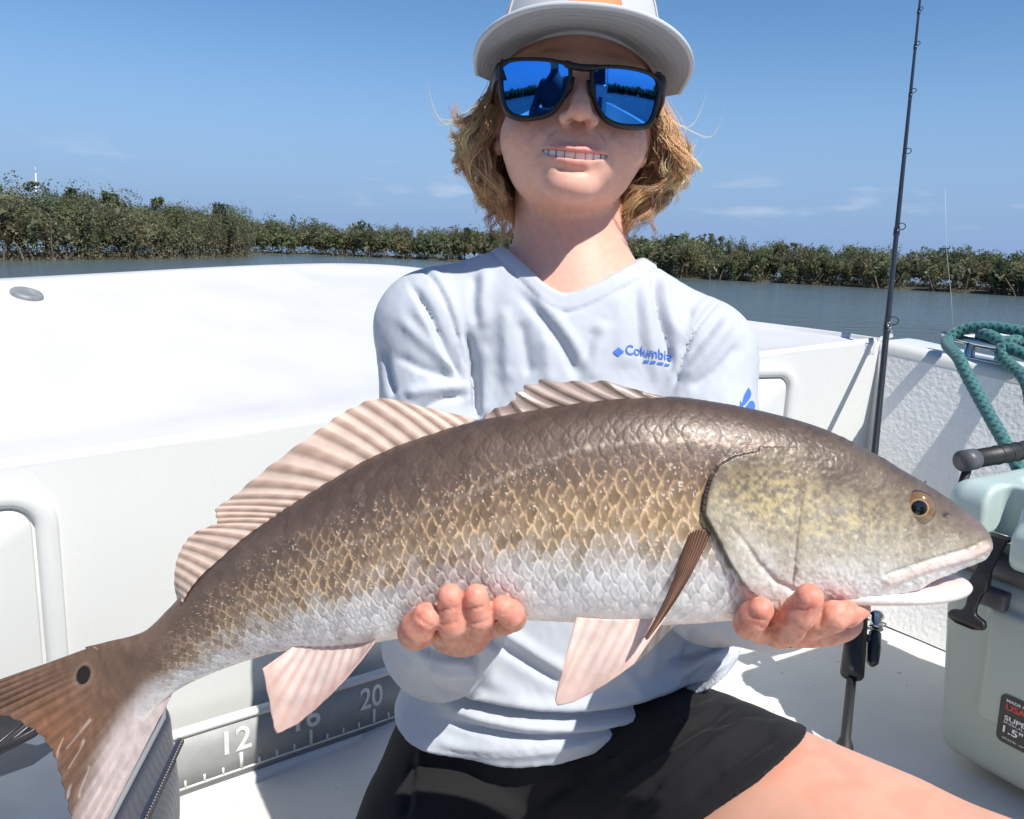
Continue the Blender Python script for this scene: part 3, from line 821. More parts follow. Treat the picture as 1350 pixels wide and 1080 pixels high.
rnd = np.sin(idc * 12.345) * 9821.3; rnd = rnd - np.floor(rnd)
# --- regions
gill = np.array([(1075, 588), (1035, 588), (1000, 595), (968, 602), (947, 614), (936, 630), (930, 652), (927, 676), (935, 692), (947, 712), (962, 742), (985, 775), (1012, 792)], float)
dg_, tg_, sd_ = poly_dist(np.stack([PX, PY], -1), gill)
gx = np.interp(PY, gill[2:, 1], gill[2:, 0])
head_side = (PX > gx) & (PY > 590) | (PX > 1075)
headw = np.where(PY > 592, sstep(-4, 4, PX - gx), sstep(985, 1085, PX + (592 - PY) * 0.9))
# scales fade out on nape gradually, none on head cheeks
scale_w = (1 - headw) * sstep(150, 235, PX)
lat_y = np.interp(PX, [200, 280, 360, 440, 520, 600, 680, 760, 840, 920, 960], [858, 818, 770, 728, 694, 660, 622, 592, 581, 580, 586])
h_scale = (0.35 - 0.55 * dxs - edge * 0.6) * scale_w
h_scale *= np.repeat(spacing, NV) / 19.0 * 0.00095 * (0.35 + 0.65 * sstep(0.12, 0.42, vv)) * np.interp(PX, [600, 950], [1.0, 0.7])
# --- gill cover and cheek relief
relief = np.zeros(len(V))
relief += head_side * front * 0.0030 * np.exp(-(dg_ / 34.0)**2) * sstep(0.0, 0.35, tg_) - (~head_side) * 0.0016 * np.exp(-(dg_ / 9.0)**2) * sstep(0.28, 0.5, tg_)
pre = np.array([(1066, 612), (1061, 640), (1058, 665), (1053, 700), (1050, 735), (1046, 765)], float)
dp, tp_, sp_ = poly_dist(np.stack([PX, PY], -1), pre)
relief += (np.where(PX > np.interp(PY, pre[:, 1], pre[:, 0]), 0.0006, 0) * np.exp(-(dp / 26.0)**2) - 0.0005 * np.exp(-(dp / 4.0)**2)) * sstep(610, 650, PY)
sub = np.array([(940, 700), (955, 715), (975, 745), (1000, 772), (1030, 786)], float)     # soft flap below the gill cover
ds, _, _ = poly_dist(np.stack([PX, PY], -1), sub + [22, -6]); relief += -0.0012 * np.exp(-(ds / 4.0)**2)
relief += 0.0018 * np.exp(-((PX - 1209)**2 + (PY - 669)**2) / 30.0**2) - 0.0015 * np.exp(-((PX - 1209)**2 + (PY - 669)**2) / 15.0**2)
lip = np.array([(1300, 722), (1280, 733), (1255, 740), (1225, 749), (1195, 760), (1172, 768)], float)
dl, tl, _ = poly_dist(np.stack([PX, PY], -1), lip); relief += 0.0013 * np.exp(-(dl / 5.0)**2)
dl2, _, _ = poly_dist(np.stack([PX, PY], -1), lip + [-3, -9]); relief += -0.0011 * np.exp(-(dl2 / 3.0)**2)
relief -= 0.0012 * np.exp(-((PX - 1247)**2 / 20 + (PY - 680)**2 / 9.0))          # nostril
relief += headw * 0.00060 * (vnoise(PX / 4.0, PY / 4.0, 5, 3) - 0.5) + headw * 0.0009 * (vnoise(PX / 22.0, PY / 22.0, 6, 2) - 0.5)
relief += (1 - headw) * 0.0006 * (vnoise(PX / 30.0, PY / 30.0, 8, 2) - 0.5)
relief *= front
V = V + nrm * (relief + h_scale)[:, None]
# --- colour (pigment and painted glints)
def ramp(t, stops):
    xs = [s[0] for s in stops]; return np.stack([np.interp(t, xs, [s[1][k] for s in stops]) for k in range(3)], -1)
v0 = np.interp(PX, [150, 300, 420, 600, 800, 930], [0.70, 0.69, 0.64, 0.575, 0.55, 0.575])
wob = (vnoise(PX / 30.0, PY / 16.0, 3, 3) - 0.5) * 0.16 + (rnd - 0.5) * 0.10 * scale_w
ve = np.clip(vv * 0.60 / v0 + wob, 0, 1)
body = ramp(ve, [(0.0, (0.085, 0.055, 0.040)), (0.12, (0.104, 0.069, 0.051)), (0.28, (0.140, 0.094, 0.070)), (0.42, (0.205, 0.142, 0.104)), (0.52, (0.305, 0.232, 0.182)),
                 (0.61, (0.47, 0.42, 0.39)), (0.72, (0.61, 0.595, 0.59)), (0.86, (0.76, 0.75, 0.735)), (1.0, (0.82, 0.79, 0.76))])
# warm golden area behind the gill cover
goldw = np.exp(-((PX - 850) / 190.0)**2) * np.exp(-((vv - 0.44) / 0.15)**2)
body = body * (1 - 0.62 * goldw[:, None]) + np.array([0.42, 0.285, 0.145]) * 0.62 * goldw[:, None]
goldt = np.exp(-((PX - 560) / 230.0)**2) * np.exp(-((vv - 0.47) / 0.14)**2)
body = body * (1 - 0.30 * goldt[:, None]) + np.array([0.34, 0.235, 0.135]) * 0.30 * goldt[:, None]
# pale scale margins, warm on the flank, silver below
ecol = ramp(ve, [(0.0, (0.10, 0.068, 0.046)), (0.18, (0.22, 0.150, 0.100)), (0.34, (0.56, 0.37, 0.21)), (0.52, (0.82, 0.58, 0.34)), (0.64, (0.82, 0.74, 0.66)), (0.8, (0.86, 0.85, 0.85)), (1.0, (0.84, 0.82, 0.79))])
brk = vnoise(PX / 7.0, PY / 7.0, 21, 2)
ew = edge * scale_w * sstep(0.05, 0.30, ve) * sstep(1.02, 0.88, vv) * sstep(0.28, 0.62, brk) * np.interp(PX, [150, 260, 420, 900], [0.45, 0.75, 1.0, 1.0])
ew = np.clip(ew * (1.0 + 0.4 * goldw), 0, 1) * 0.9
body = body * (1 + (rnd - 0.5) * scale_w * (0.12 + 0.16 * sstep(0.2, 0.5, ve)))[:, None]
core = scale_w * (1 - edge) * sstep(0.75, 0.2, dsel) * sstep(1.0, 0.75, ve) * sstep(0.15, 0.4, ve)
body *= (1 - 0.30 * core)[:, None]
body = body * (1 - ew[:, None]) + ecol * ew[:, None]
# lateral line
dlat = np.abs(PY - lat_y); lw = np.exp(-(dlat / 4.0)**2) * scale_w * (0.35 + 0.65 * (np.sin(a_ * 2 * np.pi) > 0.1)) * sstep(0.25, 0.6, vnoise(PX / 5.0, PY / 5.0, 44, 1))
lw = lw * np.interp(PX, [250, 500, 900], [0.25, 0.5, 0.8])
body = body * (1 - 0.75 * lw[:, None]) + np.array([0.56, 0.45, 0.35]) * 0.75 * lw[:, None]
# painted glints: small silver flecks, as if single scales caught the light
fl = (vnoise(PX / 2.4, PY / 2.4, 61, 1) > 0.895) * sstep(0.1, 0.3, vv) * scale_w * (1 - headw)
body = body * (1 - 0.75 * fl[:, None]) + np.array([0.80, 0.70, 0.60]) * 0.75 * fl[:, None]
# head
hv = np.clip(vv + (vnoise(PX / 35.0, PY / 35.0, 9, 2) - 0.5) * 0.18, 0, 1)
head = ramp(hv, [(0.0, (0.085, 0.058, 0.040)), (0.13, (0.120, 0.088, 0.062)), (0.30, (0.225, 0.180, 0.125)), (0.50, (0.42, 0.37, 0.285)), (0.63, (0.56, 0.53, 0.47)), (0.78, (0.72, 0.71, 0.69)), (0.90, (0.80, 0.78, 0.755)), (1.0, (0.80, 0.77, 0.74))])
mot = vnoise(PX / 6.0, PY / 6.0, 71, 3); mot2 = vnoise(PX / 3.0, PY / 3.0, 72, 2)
gold2 = (np.exp(-((PX - 1020) / 48.0)**2 - ((PY - 655) / 34.0)**2) + 0.75 * np.exp(-((PX - 1110) / 75.0)**2 - ((PY - 690) / 32.0)**2) + 0.5 * np.exp(-((PX - 955) / 26.0)**2 - ((PY - 655) / 30.0)**2))
gold2 = np.clip(gold2, 0, 1) * sstep(0.35, 0.65, mot)
head = head * (1 - 0.6 * gold2[:, None]) + np.array([0.66, 0.52, 0.24]) * 0.6 * gold2[:, None]
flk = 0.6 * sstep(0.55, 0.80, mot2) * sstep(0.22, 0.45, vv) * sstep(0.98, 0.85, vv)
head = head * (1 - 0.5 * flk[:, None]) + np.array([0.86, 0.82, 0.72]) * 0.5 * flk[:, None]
head *= (0.72 + 0.56 * mot)[:, None]
nose = sstep(1225, 1300, PX) * sstep(735, 690, PY)
head = head * (1 - 0.5 * nose[:, None]) + np.array([0.23, 0.165, 0.145]) * 0.5 * nose[:, None]
pal = np.exp(-(dl / 5.5)**2) * (PX > 1165)
head = head * (1 - 0.8 * pal[:, None]) + np.array([0.72, 0.55, 0.50]) * 0.8 * pal[:, None]
colv = body * (1 - headw[:, None]) + head * headw[:, None]
# dark rim of the gill slit, thin cheek line
gd = np.exp(-(dg_ / 3.0)**2) * (tg_ > 0.18) * sstep(790, 745, PY); colv = colv * (1 - 0.78 * gd[:, None]) + np.array([0.06, 0.045, 0.035]) * 0.78 * gd[:, None]
gd = np.exp(-((dp - 0) / 2.0)**2) * sstep(612, 640, PY); colv = colv * (1 - 0.25 * gd[:, None]) + np.array([0.25, 0.20, 0.13]) * 0.25 * gd[:, None]
nos = np.exp(-((PX - 1247)**2 / 22 + (PY - 680)**2 / 8.0)); colv = colv * (1 - 0.9 * nos[:, None]) + np.array([0.03, 0.022, 0.02]) * 0.9 * nos[:, None]
# tail root: plain brown, pale below, black spot
tw = sstep(250, 165, PX + (PY - 880) * 0.3)[:, None]
def tail_plain(px, py):
    """pigment of the tail root and fin: brown above, orange-brown towards the fork, pale along the lower edge"""
    low = np.array([(300, 880), (249, 901), (215, 924), (186, 965), (166, 1002), (150, 1045), (135, 1085), (115, 1140)], float)
    d, _, _ = poly_dist(np.stack([px, py], -1), low)
    wid = np.interp(py, [870, 930, 1000, 1080], [34, 48, 52, 48])
    pale = sstep(wid, wid * 0.35, d)[:, None]
    n1 = vnoise(px / 6.0, py / 12.0, 81, 3)[:, None]
    br = np.array([0.165, 0.100, 0.068]) * (0.7 + 0.6 * n1)
    orr = (0.75 * np.exp(-((px - 70) / 60.0)**2 - ((py - 965) / 60.0)**2))[:, None]
    br = br * (1 - orr) + np.array([0.25, 0.105, 0.045]) * (0.7 + 0.6 * n1) * orr
    return br * (1 - pale) + np.array([0.60, 0.50, 0.475]) * (0.75 + 0.5 * n1) * pale
plain = tail_plain(PX, PY)
colv = colv * (1 - tw) + plain * tw
def spot(px, py, c):
    q = ((px - 111) * 0.94 + (py - 889) * 0.34) / 9.0; r = (-(px - 111) * 0.34 + (py - 889) * 0.94) / 13.0
    d = np.sqrt(q * q + r * r); wd = sstep(1.08, 0.92, d)[:, None]; halo = (sstep(1.7, 1.2, d) * 0.25)[:, None]
    c = c * (1 - halo) + np.array([0.40, 0.28, 0.21]) * halo
    return c * (1 - wd) + np.array([0.010, 0.008, 0.008]) * wd
colv = spot(PX, PY, colv)
# --- lower jaw, a second lobe of the same mesh
jaw = np.array([(1060, 752, 1060, 793, 20), (1130, 757, 1130, 789.5, 21), (1190, 764, 1192, 789, 19), (1222, 766, 1222, 788, 17), (1248, 763, 1247, 786.5, 14), (1264, 762, 1262, 784, 11), (1273, 764, 1272, 780, 7.5), (1278, 768, 1278, 775, 3.5), (1279, 770.5, 1279, 772.5, 0.6)], float)
jk = np.concatenate([[0], np.cumsum(np.linalg.norm(np.diff(jaw[:, :2], axis=0), axis=1))]); uj = np.linspace(0, jk[-1], 140)
jaw[:, 4] *= FY / 0.45
jt = [pchip(uj, jk, jaw[:, i]) for i in range(5)]
ph = np.linspace(0, 2 * np.pi, 72, endpoint=False)
T2 = upx(jt[0], jt[1], fish_y(jt[0])); B2 = upx(jt[2], jt[3], fish_y(jt[0]))
VJ = ((T2 + B2) / 2)[:, None, :] + ((T2 - B2) / 2)[:, None, :] * np.cos(ph)[None, :, None] + np.array([0, -1.0, 0]) * (jt[4] / 1000)[:, None, None] * np.sin(ph)[None, :, None]
VJ = VJ.reshape(-1, 3); FJ = grid_faces(140, 72, True); nj = vnormals(VJ, FJ)
if ((VJ - np.repeat((T2 + B2) / 2, 72, 0)) * nj).sum() < 0: FJ = FJ[:, ::-1]
pj = proj(VJ)
cj = np.array([0.70, 0.64, 0.60]) * (0.85 + 0.3 * vnoise(pj[:, 0] / 6, pj[:, 1] / 6, 90, 2))[:, None]
inn_j = sstep(0.2, 0.9, np.tile(np.cos(ph), 140))[:, None] * sstep(1190, 1215, pj[:, :1]); cj = cj * (1 - 0.55 * inn_j) + np.array([0.62, 0.42, 0.40]) * 0.55 * inn_j
FISH = mat('wet_fish_skin', (0.3, 0.25, 0.2), rough=0.43, metal=0.12, attr='Col', coat=0.07, spec=0.5, bump=0.32, bscale=520.0, bdist=0.0007, rvar=0.10, vscale=60)
mbf = MB(); mbf.add(V, Fq, colv); mbf.add(VJ, FJ, cj)
fish = mbf.build('fish', FISH)
tag(fish, 'large bronze and silver fish with a black tail spot, held in both hands', 'fish')
FISH_V = V.reshape(NU, NV, 3)
def fish_front(px, py):
    """front surface of the fish at a photograph point"""
    k = np.argmin((PX - px)**2 + (PY - py)**2 + (~front) * 1e6); return V[k]
# --- eye
ec = fish_front(1209, 669)
MEY = mat('fish_eye', (0.1, 0.06, 0.03), rough=0.08, attr='Col', coat=1.0)
th = np.linspace(0, np.pi, 40); al = np.linspace(0, 2 * np.pi, 48, endpoint=False)
RE = 0.0091
E3 = np.stack([np.sin(th)[:, None] * np.cos(al), -0.62 * np.cos(th)[:, None] * np.ones(48), np.sin(th)[:, None] * np.sin(al)], -1).reshape(-1, 3) * RE
rr = np.repeat(np.sin(th), 48); fr = np.repeat(np.cos(th) > 0, 48)
ca_ = np.where(rr[:, None] < 0.40, np.array([0.006, 0.005, 0.005]), np.where(rr[:, None] < 0.47, np.array([0.42, 0.27, 0.12]), np.where(rr[:, None] < 0.88, np.array([0.19, 0.105, 0.042]), np.array([0.055, 0.04, 0.03]))))
ca_ = ca_ * (0.8 + 0.4 * vnoise(E3[:, 0] * 900, E3[:, 2] * 900, 14, 2))[:, None]
eax = (CAM - ec) / np.linalg.norm(CAM - ec) * 0.8 + np.array([0.12, -0.2, 0.02]); eax /= np.linalg.norm(eax)      # the eye looks out sideways
ex_ = np.cross(eax, [0, 0, 1.0]); ex_ /= np.linalg.norm(ex_); ez_ = np.cross(ex_, eax)
obj('eye', E3 @ np.stack([ex_, -eax, ez_]) + ec - eax * 0.0020, grid_faces(40, 48, True)[:, ::-1], MEY, fish, col=ca_)
# --- fins
FIN = mat('fin_membrane', (0.4, 0.3, 0.25), rough=0.35, attr='Col', trans=0.42, spec=0.5, coat=0.1)
def fin(name, base, tip, n_rays, c_ray, c_mem, y0, y1, nv=46, sub=9, wave=0.0012, jag=0.03, seed=0, curve=0.0, tipcol=None, colfn=None, thick=0.0007, ray_w=0.42, matched=False, wave_root=True, m=None):
    rng = np.random.default_rng(seed)
    nu = n_rays * sub + 1
    if matched:
        tt_ = np.linspace(0, len(base) - 1, nu); kk_ = np.arange(len(base)); Bp = np.stack([pchip(tt_, kk_, np.array(base, float)[:, q]) for q in (0, 1)], -1); Tp = np.stack([pchip(tt_, kk_, np.array(tip, float)[:, q]) for q in (0, 1)], -1)
    else:
        Bp = smooth_poly(base, nu, 1); Tp = smooth_poly(tip, nu, 1)
    u = np.linspace(0, n_rays, nu); f = u % 1.0
    cen = np.abs(f - 0.5) * 2                      # 1 on a ray, 0 mid-membrane
    ln = 1.0 - jag * (1 - cen) - rng.uniform(0, jag, n_rays + 1)[np.round(u).astype(int)] * 0.6
    t = np.linspace(0, 1, nv)
    P2 = Bp[:, None] + (Tp - Bp)[:, None] * (t[None, :, None] * ln[:, None, None])
    perp = np.stack([-(Tp - Bp)[:, 1], (Tp - Bp)[:, 0]], -1)
    P2 = P2 + perp[:, None] * (curve * (t * (1 - t) * 4))[None, :, None]
    Yd = (y0 + (y1 - y0) * t)[None, :] - (cen**2 * 1.0)[:, None] * wave * ((1 - 0.6 * t) if wave_root else sstep(0.25, 0.8, t))[None, :] + 0.0025 * np.sin(u * 0.9 + seed)[:, None] * t[None, :]**2
    W3 = upx(P2[..., 0].ravel(), P2[..., 1].ravel(), Yd.ravel())
    rw = sstep(1 - ray_w * 1.4, 1 - ray_w * 0.5, cen)[:, None] * np.ones(nv)[None, :]
    rw = rw * (0.55 + 0.45 * np.sin(t * 9 + 1)[None, :]**2 * 0.4 + 0.25)
    c = np.asarray(c_mem)[None, None] * (1 - rw[..., None]) + np.asarray(c_ray)[None, None] * rw[..., None]
    if tipcol is not None:
        k = (sstep(0.45, 1.0, t))[None, :, None]; c = c * (1 - k * 0.7) + np.asarray(tipcol) * k * 0.7
    nzv = vnoise(P2[..., 0] / 14.0, P2[..., 1] / 14.0, 300 + seed, 3)
    c = c * (0.85 + 0.3 * nzv)[..., None]
    c = c.reshape(-1, 3)
    if colfn: c = colfn(P2.reshape(-1, 2), c)
    o = obj(name, W3, grid_faces(nu, nv), m or FIN, fish, col=c)
    solid(o, thick); return o
yb = FY
fin('soft_dorsal_fin', [(240, 794), (248, 780), (264, 760), (290, 737), (322, 709), (352, 688), (374, 675), (400, 657), (440, 633), (490, 605), (530, 589), (572, 574), (605, 564), (632, 557)],
    [(234, 790), (230, 768), (232, 742), (241, 720), (258, 701), (286, 688), (283, 673), (304, 656), (352, 615), (418, 567), (458, 540), (502, 524), (560, 537), (634, 555)],
    26, (0.56, 0.40, 0.31), (0.95, 0.78, 0.66), yb, yb + 0.012, seed=2, curve=0.02, ray_w=0.50, jag=0.03, matched=True)
fin('spiny_dorsal_fin', [(634, 558), (662, 553), (692, 548), (726, 542), (756, 537), (784, 533), (812, 530), (838, 528), (862, 527), (886, 527)],
    [(640, 548), (652, 538), (672, 528), (677, 516), (690, 508), (709, 499), (752, 501), (792, 501), (838, 513), (884, 525)],
    9, (0.24, 0.175, 0.14), (0.58, 0.455, 0.395), yb, yb + 0.004, seed=3, jag=0.13, wave=0.0014, ray_w=0.34, curve=-0.03, matched=True)
def tail_col(p, c):
    pl = tail_plain(p[:, 0], p[:, 1])
    far = sstep(105, 190, np.hypot(p[:, 0] - 215, p[:, 1] - 868))[:, None]
    c = pl * (1 - far * 0.55) + pl * (c / np.array([0.20, 0.115, 0.072])) * far * 0.55
    scr = np.zeros(len(p))
    for q in ([(120, 948), (88, 985)], [(112, 975), (92, 1012)], [(118, 1010), (105, 1050)], [(95, 1035), (88, 1055)], [(84, 972), (74, 1000)]):
        scr = np.maximum(scr, np.exp(-(poly_dist(p, np.array(q, float))[0] / 1.1)**2))
    c = c * (1 - 0.7 * scr[:, None]) + np.array([0.62, 0.50, 0.42]) * 0.7 * scr[:, None]
    return spot(p[:, 0], p[:, 1], c)
fin('tail_fin', [(124, 852), (150, 864), (176, 879), (198, 894), (214, 906), (228, 913)],
    [(-95, 932), (-40, 936), (0, 941), (36, 957), (58, 974), (74, 1004), (83, 1037), (92, 1080), (100, 1118), (108, 1145)],
    18, (0.155, 0.085, 0.055), (0.235, 0.135, 0.085), yb + 0.0115, yb + 0.014, seed=4, jag=0.02, nv=90, sub=14, wave=0.0016, colfn=tail_col, curve=0.0, ray_w=0.35, thick=0.0016, wave_root=False, m=FISH)
fin('anal_fin', [(386, 853), (410, 851), (440, 849), (468, 847), (495, 842)],
    [(346, 882), (350, 905), (356, 935), (361, 968), (374, 966), (400, 950), (440, 913), (469, 880), (493, 848)],
    9, (0.76, 0.57, 0.50), (0.84, 0.74, 0.69), yb - 0.006, yb - 0.02, seed=5, jag=0.02, tipcol=(0.80, 0.56, 0.49), wave=0.0006)
fin('pelvic_fin', [(760, 814), (790, 816), (820, 817), (850, 816), (878, 814)],
    [(742, 884), (736, 905), (730, 931), (748, 930), (775, 917), (805, 898), (835, 876)],
    7, (0.78, 0.62, 0.55), (0.86, 0.74, 0.68), yb - 0.022, yb - 0.035, seed=6, jag=0.012, tipcol=(0.82, 0.62, 0.55), wave=0.0004)
fin('pelvic_fin', [(820, 815), (850, 815), (880, 813), (900, 811)], [(800, 900), (832, 880), (860, 856), (893, 820)],
    6, (0.60, 0.52, 0.46), (0.74, 0.70, 0.64), yb + 0.012, yb + 0.014, seed=7, jag=0.012)
pb = np.array([fish_front(935, 700)[1], fish_front(880, 770)[1]])
fin('pectoral_fin', [(908, 705), (914, 700), (921, 697), (929, 698), (937, 703)], [(849, 842), (851, 844), (852, 845), (854, 843), (857, 838)],
    8, (0.16, 0.075, 0.045), (0.36, 0.205, 0.135), pb[0] - 0.0012, pb[1] - 0.0100, seed=8, jag=0.02, thick=0.0006, nv=60, curve=-0.035, wave=0.0003)

# ------------------------------------------------------------------ the boy
HEAD_Y = 0.71
ra, rb = math.radians(3.0), math.radians(6.5)
Rroll = np.array([[math.cos(ra), 0, math.sin(ra)], [0, 1, 0], [-math.sin(ra), 0, math.cos(ra)]])
Rpit = np.array([[1, 0, 0], [0, math.cos(rb), math.sin(rb)], [0, -math.sin(rb), math.cos(rb)]])
RH3 = Rroll @ Rpit
HC = U(766, 118, HEAD_Y) - RH3 @ np.array([0, -0.090, 0.0])
def h2w(p): return HC + np.asarray(p, float) @ RH3.T
def w2h(p): return (np.asarray(p, float) - HC) @ RH3
SH_R, SH_L = np.array([-0.080, 0.785, 0.676]), np.array([0.180, 0.78, 0.657])
EL_R, EL_L = U(580, 845, 0.69), U(940, 772, 0.68)
WR_R, WR_L = U(612, 815, 0.497), U(1050, 800, 0.487)
NECK0 = np.array([0.054, 0.80, 0.710])
TORSO = [((0.053, 0.785, 0.64), 0.105), ((0.053, 0.775, 0.52), 0.124), ((0.055, 0.77, 0.40), 0.128), ((0.055, 0.775, 0.28), 0.135), ((0.052, 0.785, 0.21), 0.138)]
def torso_sdf(p, grow=0.0, arms=True, arm_grow=0.0):
    q = p.copy(); q[:, 1] = (q[:, 1] - 0.78) * 1.42 + 0.78
    d = None
    for (a, r1), (b, r2) in zip(TORSO[:-1], TORSO[1:]):
        a2 = np.array(a); a2[1] = (a2[1] - 0.78) * 1.42 + 0.78; b2 = np.array(b); b2[1] = (b2[1] - 0.78) * 1.42 + 0.78
        e = cone(q, a2, b2, r1 + grow, r2 + grow); d = e if d is None else smin(d, e, 0.03)
    d = d / 1.2
    d = smin(d, cone(p, SH_R, NECK0 + [-0.02, 0, 0.008], 0.050 + grow, 0.047 + grow), 0.035)
    d = smin(d, cone(p, SH_L, NECK0 + [0.02, 0, 0.006], 0.050 + grow, 0.047 + grow), 0.035)
    if arms:
        g = grow + arm_grow
        for s, e, w in ((SH_R, EL_R, WR_R), (SH_L, EL_L, WR_L)):
            a = smin(cone(p, s, e, 0.049 + g, 0.040 + g), cone(p, e, w, 0.040 + g, 0.028 + g), 0.02)
            d = smin(d, a, 0.022)
    return d
LIPU = [(-0.0290, -0.0740, -0.0560), (-0.017, -0.0885, -0.0588), (-0.007, -0.0955, -0.0597), (0, -0.0962, -0.0603), (0.007, -0.0955, -0.0597), (0.017, -0.0885, -0.0588), (0.0290, -0.0740, -0.0560)]
LIPL = [(-0.0280, -0.0740, -0.0575), (-0.016, -0.0870, -0.0668), (-0.006, -0.0922, -0.0708), (0, -0.0930, -0.0713), (0.006, -0.0922, -0.0708), (0.016, -0.0870, -0.0668), (0.0280, -0.0740, -0.0575)]
FZ = 0.855                                   # a child's short lower face
def warp(p):
    p = p.copy(); p[:, 2] = np.where(p[:, 2] < 0, p[:, 2] / FZ, p[:, 2]); return p
def head_sdf(p):
    p = warp(p)
    d = ell(p, (0, 0.012, 0.05), (0.069, 0.086, 0.074))
    d = smin(d, ell(p, (0, -0.022, -0.012), (0.0605, 0.066, 0.070)), 0.03)
    for s in (-1, 1):
        d = smin(d, ell(p, (s * 0.037, -0.050, -0.040), (0.028, 0.031, 0.029)), 0.022)
        d = smin(d, ell(p, (s * 0.030, -0.080, 0.022), (0.026, 0.010, 0.008)), 0.014)     # brow
    d = smin(d, ell(p, (0, -0.024, -0.069), (0.0520, 0.053, 0.038)), 0.028)
    d = smin(d, ell(p, (0, -0.0780, -0.0925), (0.0220, 0.0185, 0.0165)), 0.021)
    d = smin(d, ell(p, (0, -0.067, -0.060), (0.031, 0.024, 0.028)), 0.020)                 # muzzle
    for s in (-1, 1):                                                                      # eye sockets
        d = smax(d, -ell(p, (s * 0.031, -0.094, 0.002), (0.020, 0.013, 0.013)), 0.012)
        d = smin(d, ell(p, (s * 0.031, -0.072, 0.001), (0.013, 0.013, 0.012)), 0.006)
    # nose
    d = smin(d, cone(p, (0, -0.082, 0.010), (0, -0.1055, -0.024), 0.0068, 0.0082), 0.010)
    d = smin(d, ell(p, (0, -0.1075, -0.0285), (0.0086, 0.0082, 0.0074)), 0.006)
    for s in (-1, 1):
        d = smin(d, ell(p, (s * 0.0112, -0.0975, -0.0315), (0.0056, 0.0078, 0.0060)), 0.006)
        d = smax(d, -ell(p, (s * 0.0060, -0.1035, -0.0375), (0.0031, 0.0046, 0.0042)), 0.002)
    # lips round an open smile
    d = smin(d, chain(p, LIPU, [0.0018, 0.0026, 0.0031, 0.0030, 0.0031, 0.0026, 0.0018]), 0.007)
    d = smin(d, chain(p, LIPL, [0.0018, 0.0030, 0.0039, 0.0041, 0.0039, 0.0030, 0.0018]), 0.008)
    q = p.copy(); q[:, 2] = q[:, 2] - 6.5 * np.minimum(q[:, 0]**2, 0.0009)
    d = smax(d, -ell(q, (0, -0.084, -0.0655), (0.0280, 0.024, 0.0046)), 0.0015)
    # ears
    for s in (-1, 1):
        e = ell(p, (s * 0.071, 0.010, -0.008), (0.009, 0.021, 0.031))
        e = smin(e, ell(p, (s * 0.0675, -0.003, -0.037), (0.0065, 0.009, 0.010)), 0.006)
        e = smax(e, -ell(p, (s * 0.080, 0.004, -0.006), (0.008, 0.011, 0.017)), 0.006)
        d = smin(d, e, 0.006)
    return d
THL0, THL1 = np.array([0.122, 0.78, 0.215]), U(1300, 1250, 0.46)
AN_L = np.array([THL1[0] + 0.03, THL1[1] + 0.02, floor_z(THL1[0]) + 0.05])
THR0, THR1 = np.array([-0.02, 0.79, 0.19]), np.array([-0.10, 0.50, 0.105])
AN_R = np.array([-0.03, 0.86, 0.045])
def legs_sdf(p, grow=0.0):
    d = chain(p, [THL0, THL1, AN_L], [0.099 + grow, 0.080 + grow, 0.036 + grow], 0.02)
    d = smin(d, cone(p, THL0 * 0.55 + THL1 * 0.45, THL0 * 0.2 + THL1 * 0.8, 0.089 + grow, 0.082 + grow), 0.03)
    d = smin(d, chain(p, [THR0, THR1, AN_R], [0.080 + grow, 0.058 + grow, 0.035 + grow], 0.02), 0.02)
    d = smin(d, cone(p, AN_L, AN_L + [0.02, -0.15, -0.03], 0.034, 0.022), 0.02)
    d = smin(d, cone(p, AN_R, AN_R + [0.0, 0.12, 0.02], 0.034, 0.022), 0.02)
    return d
def FP(px, py, Y): return U(px, py, Y)
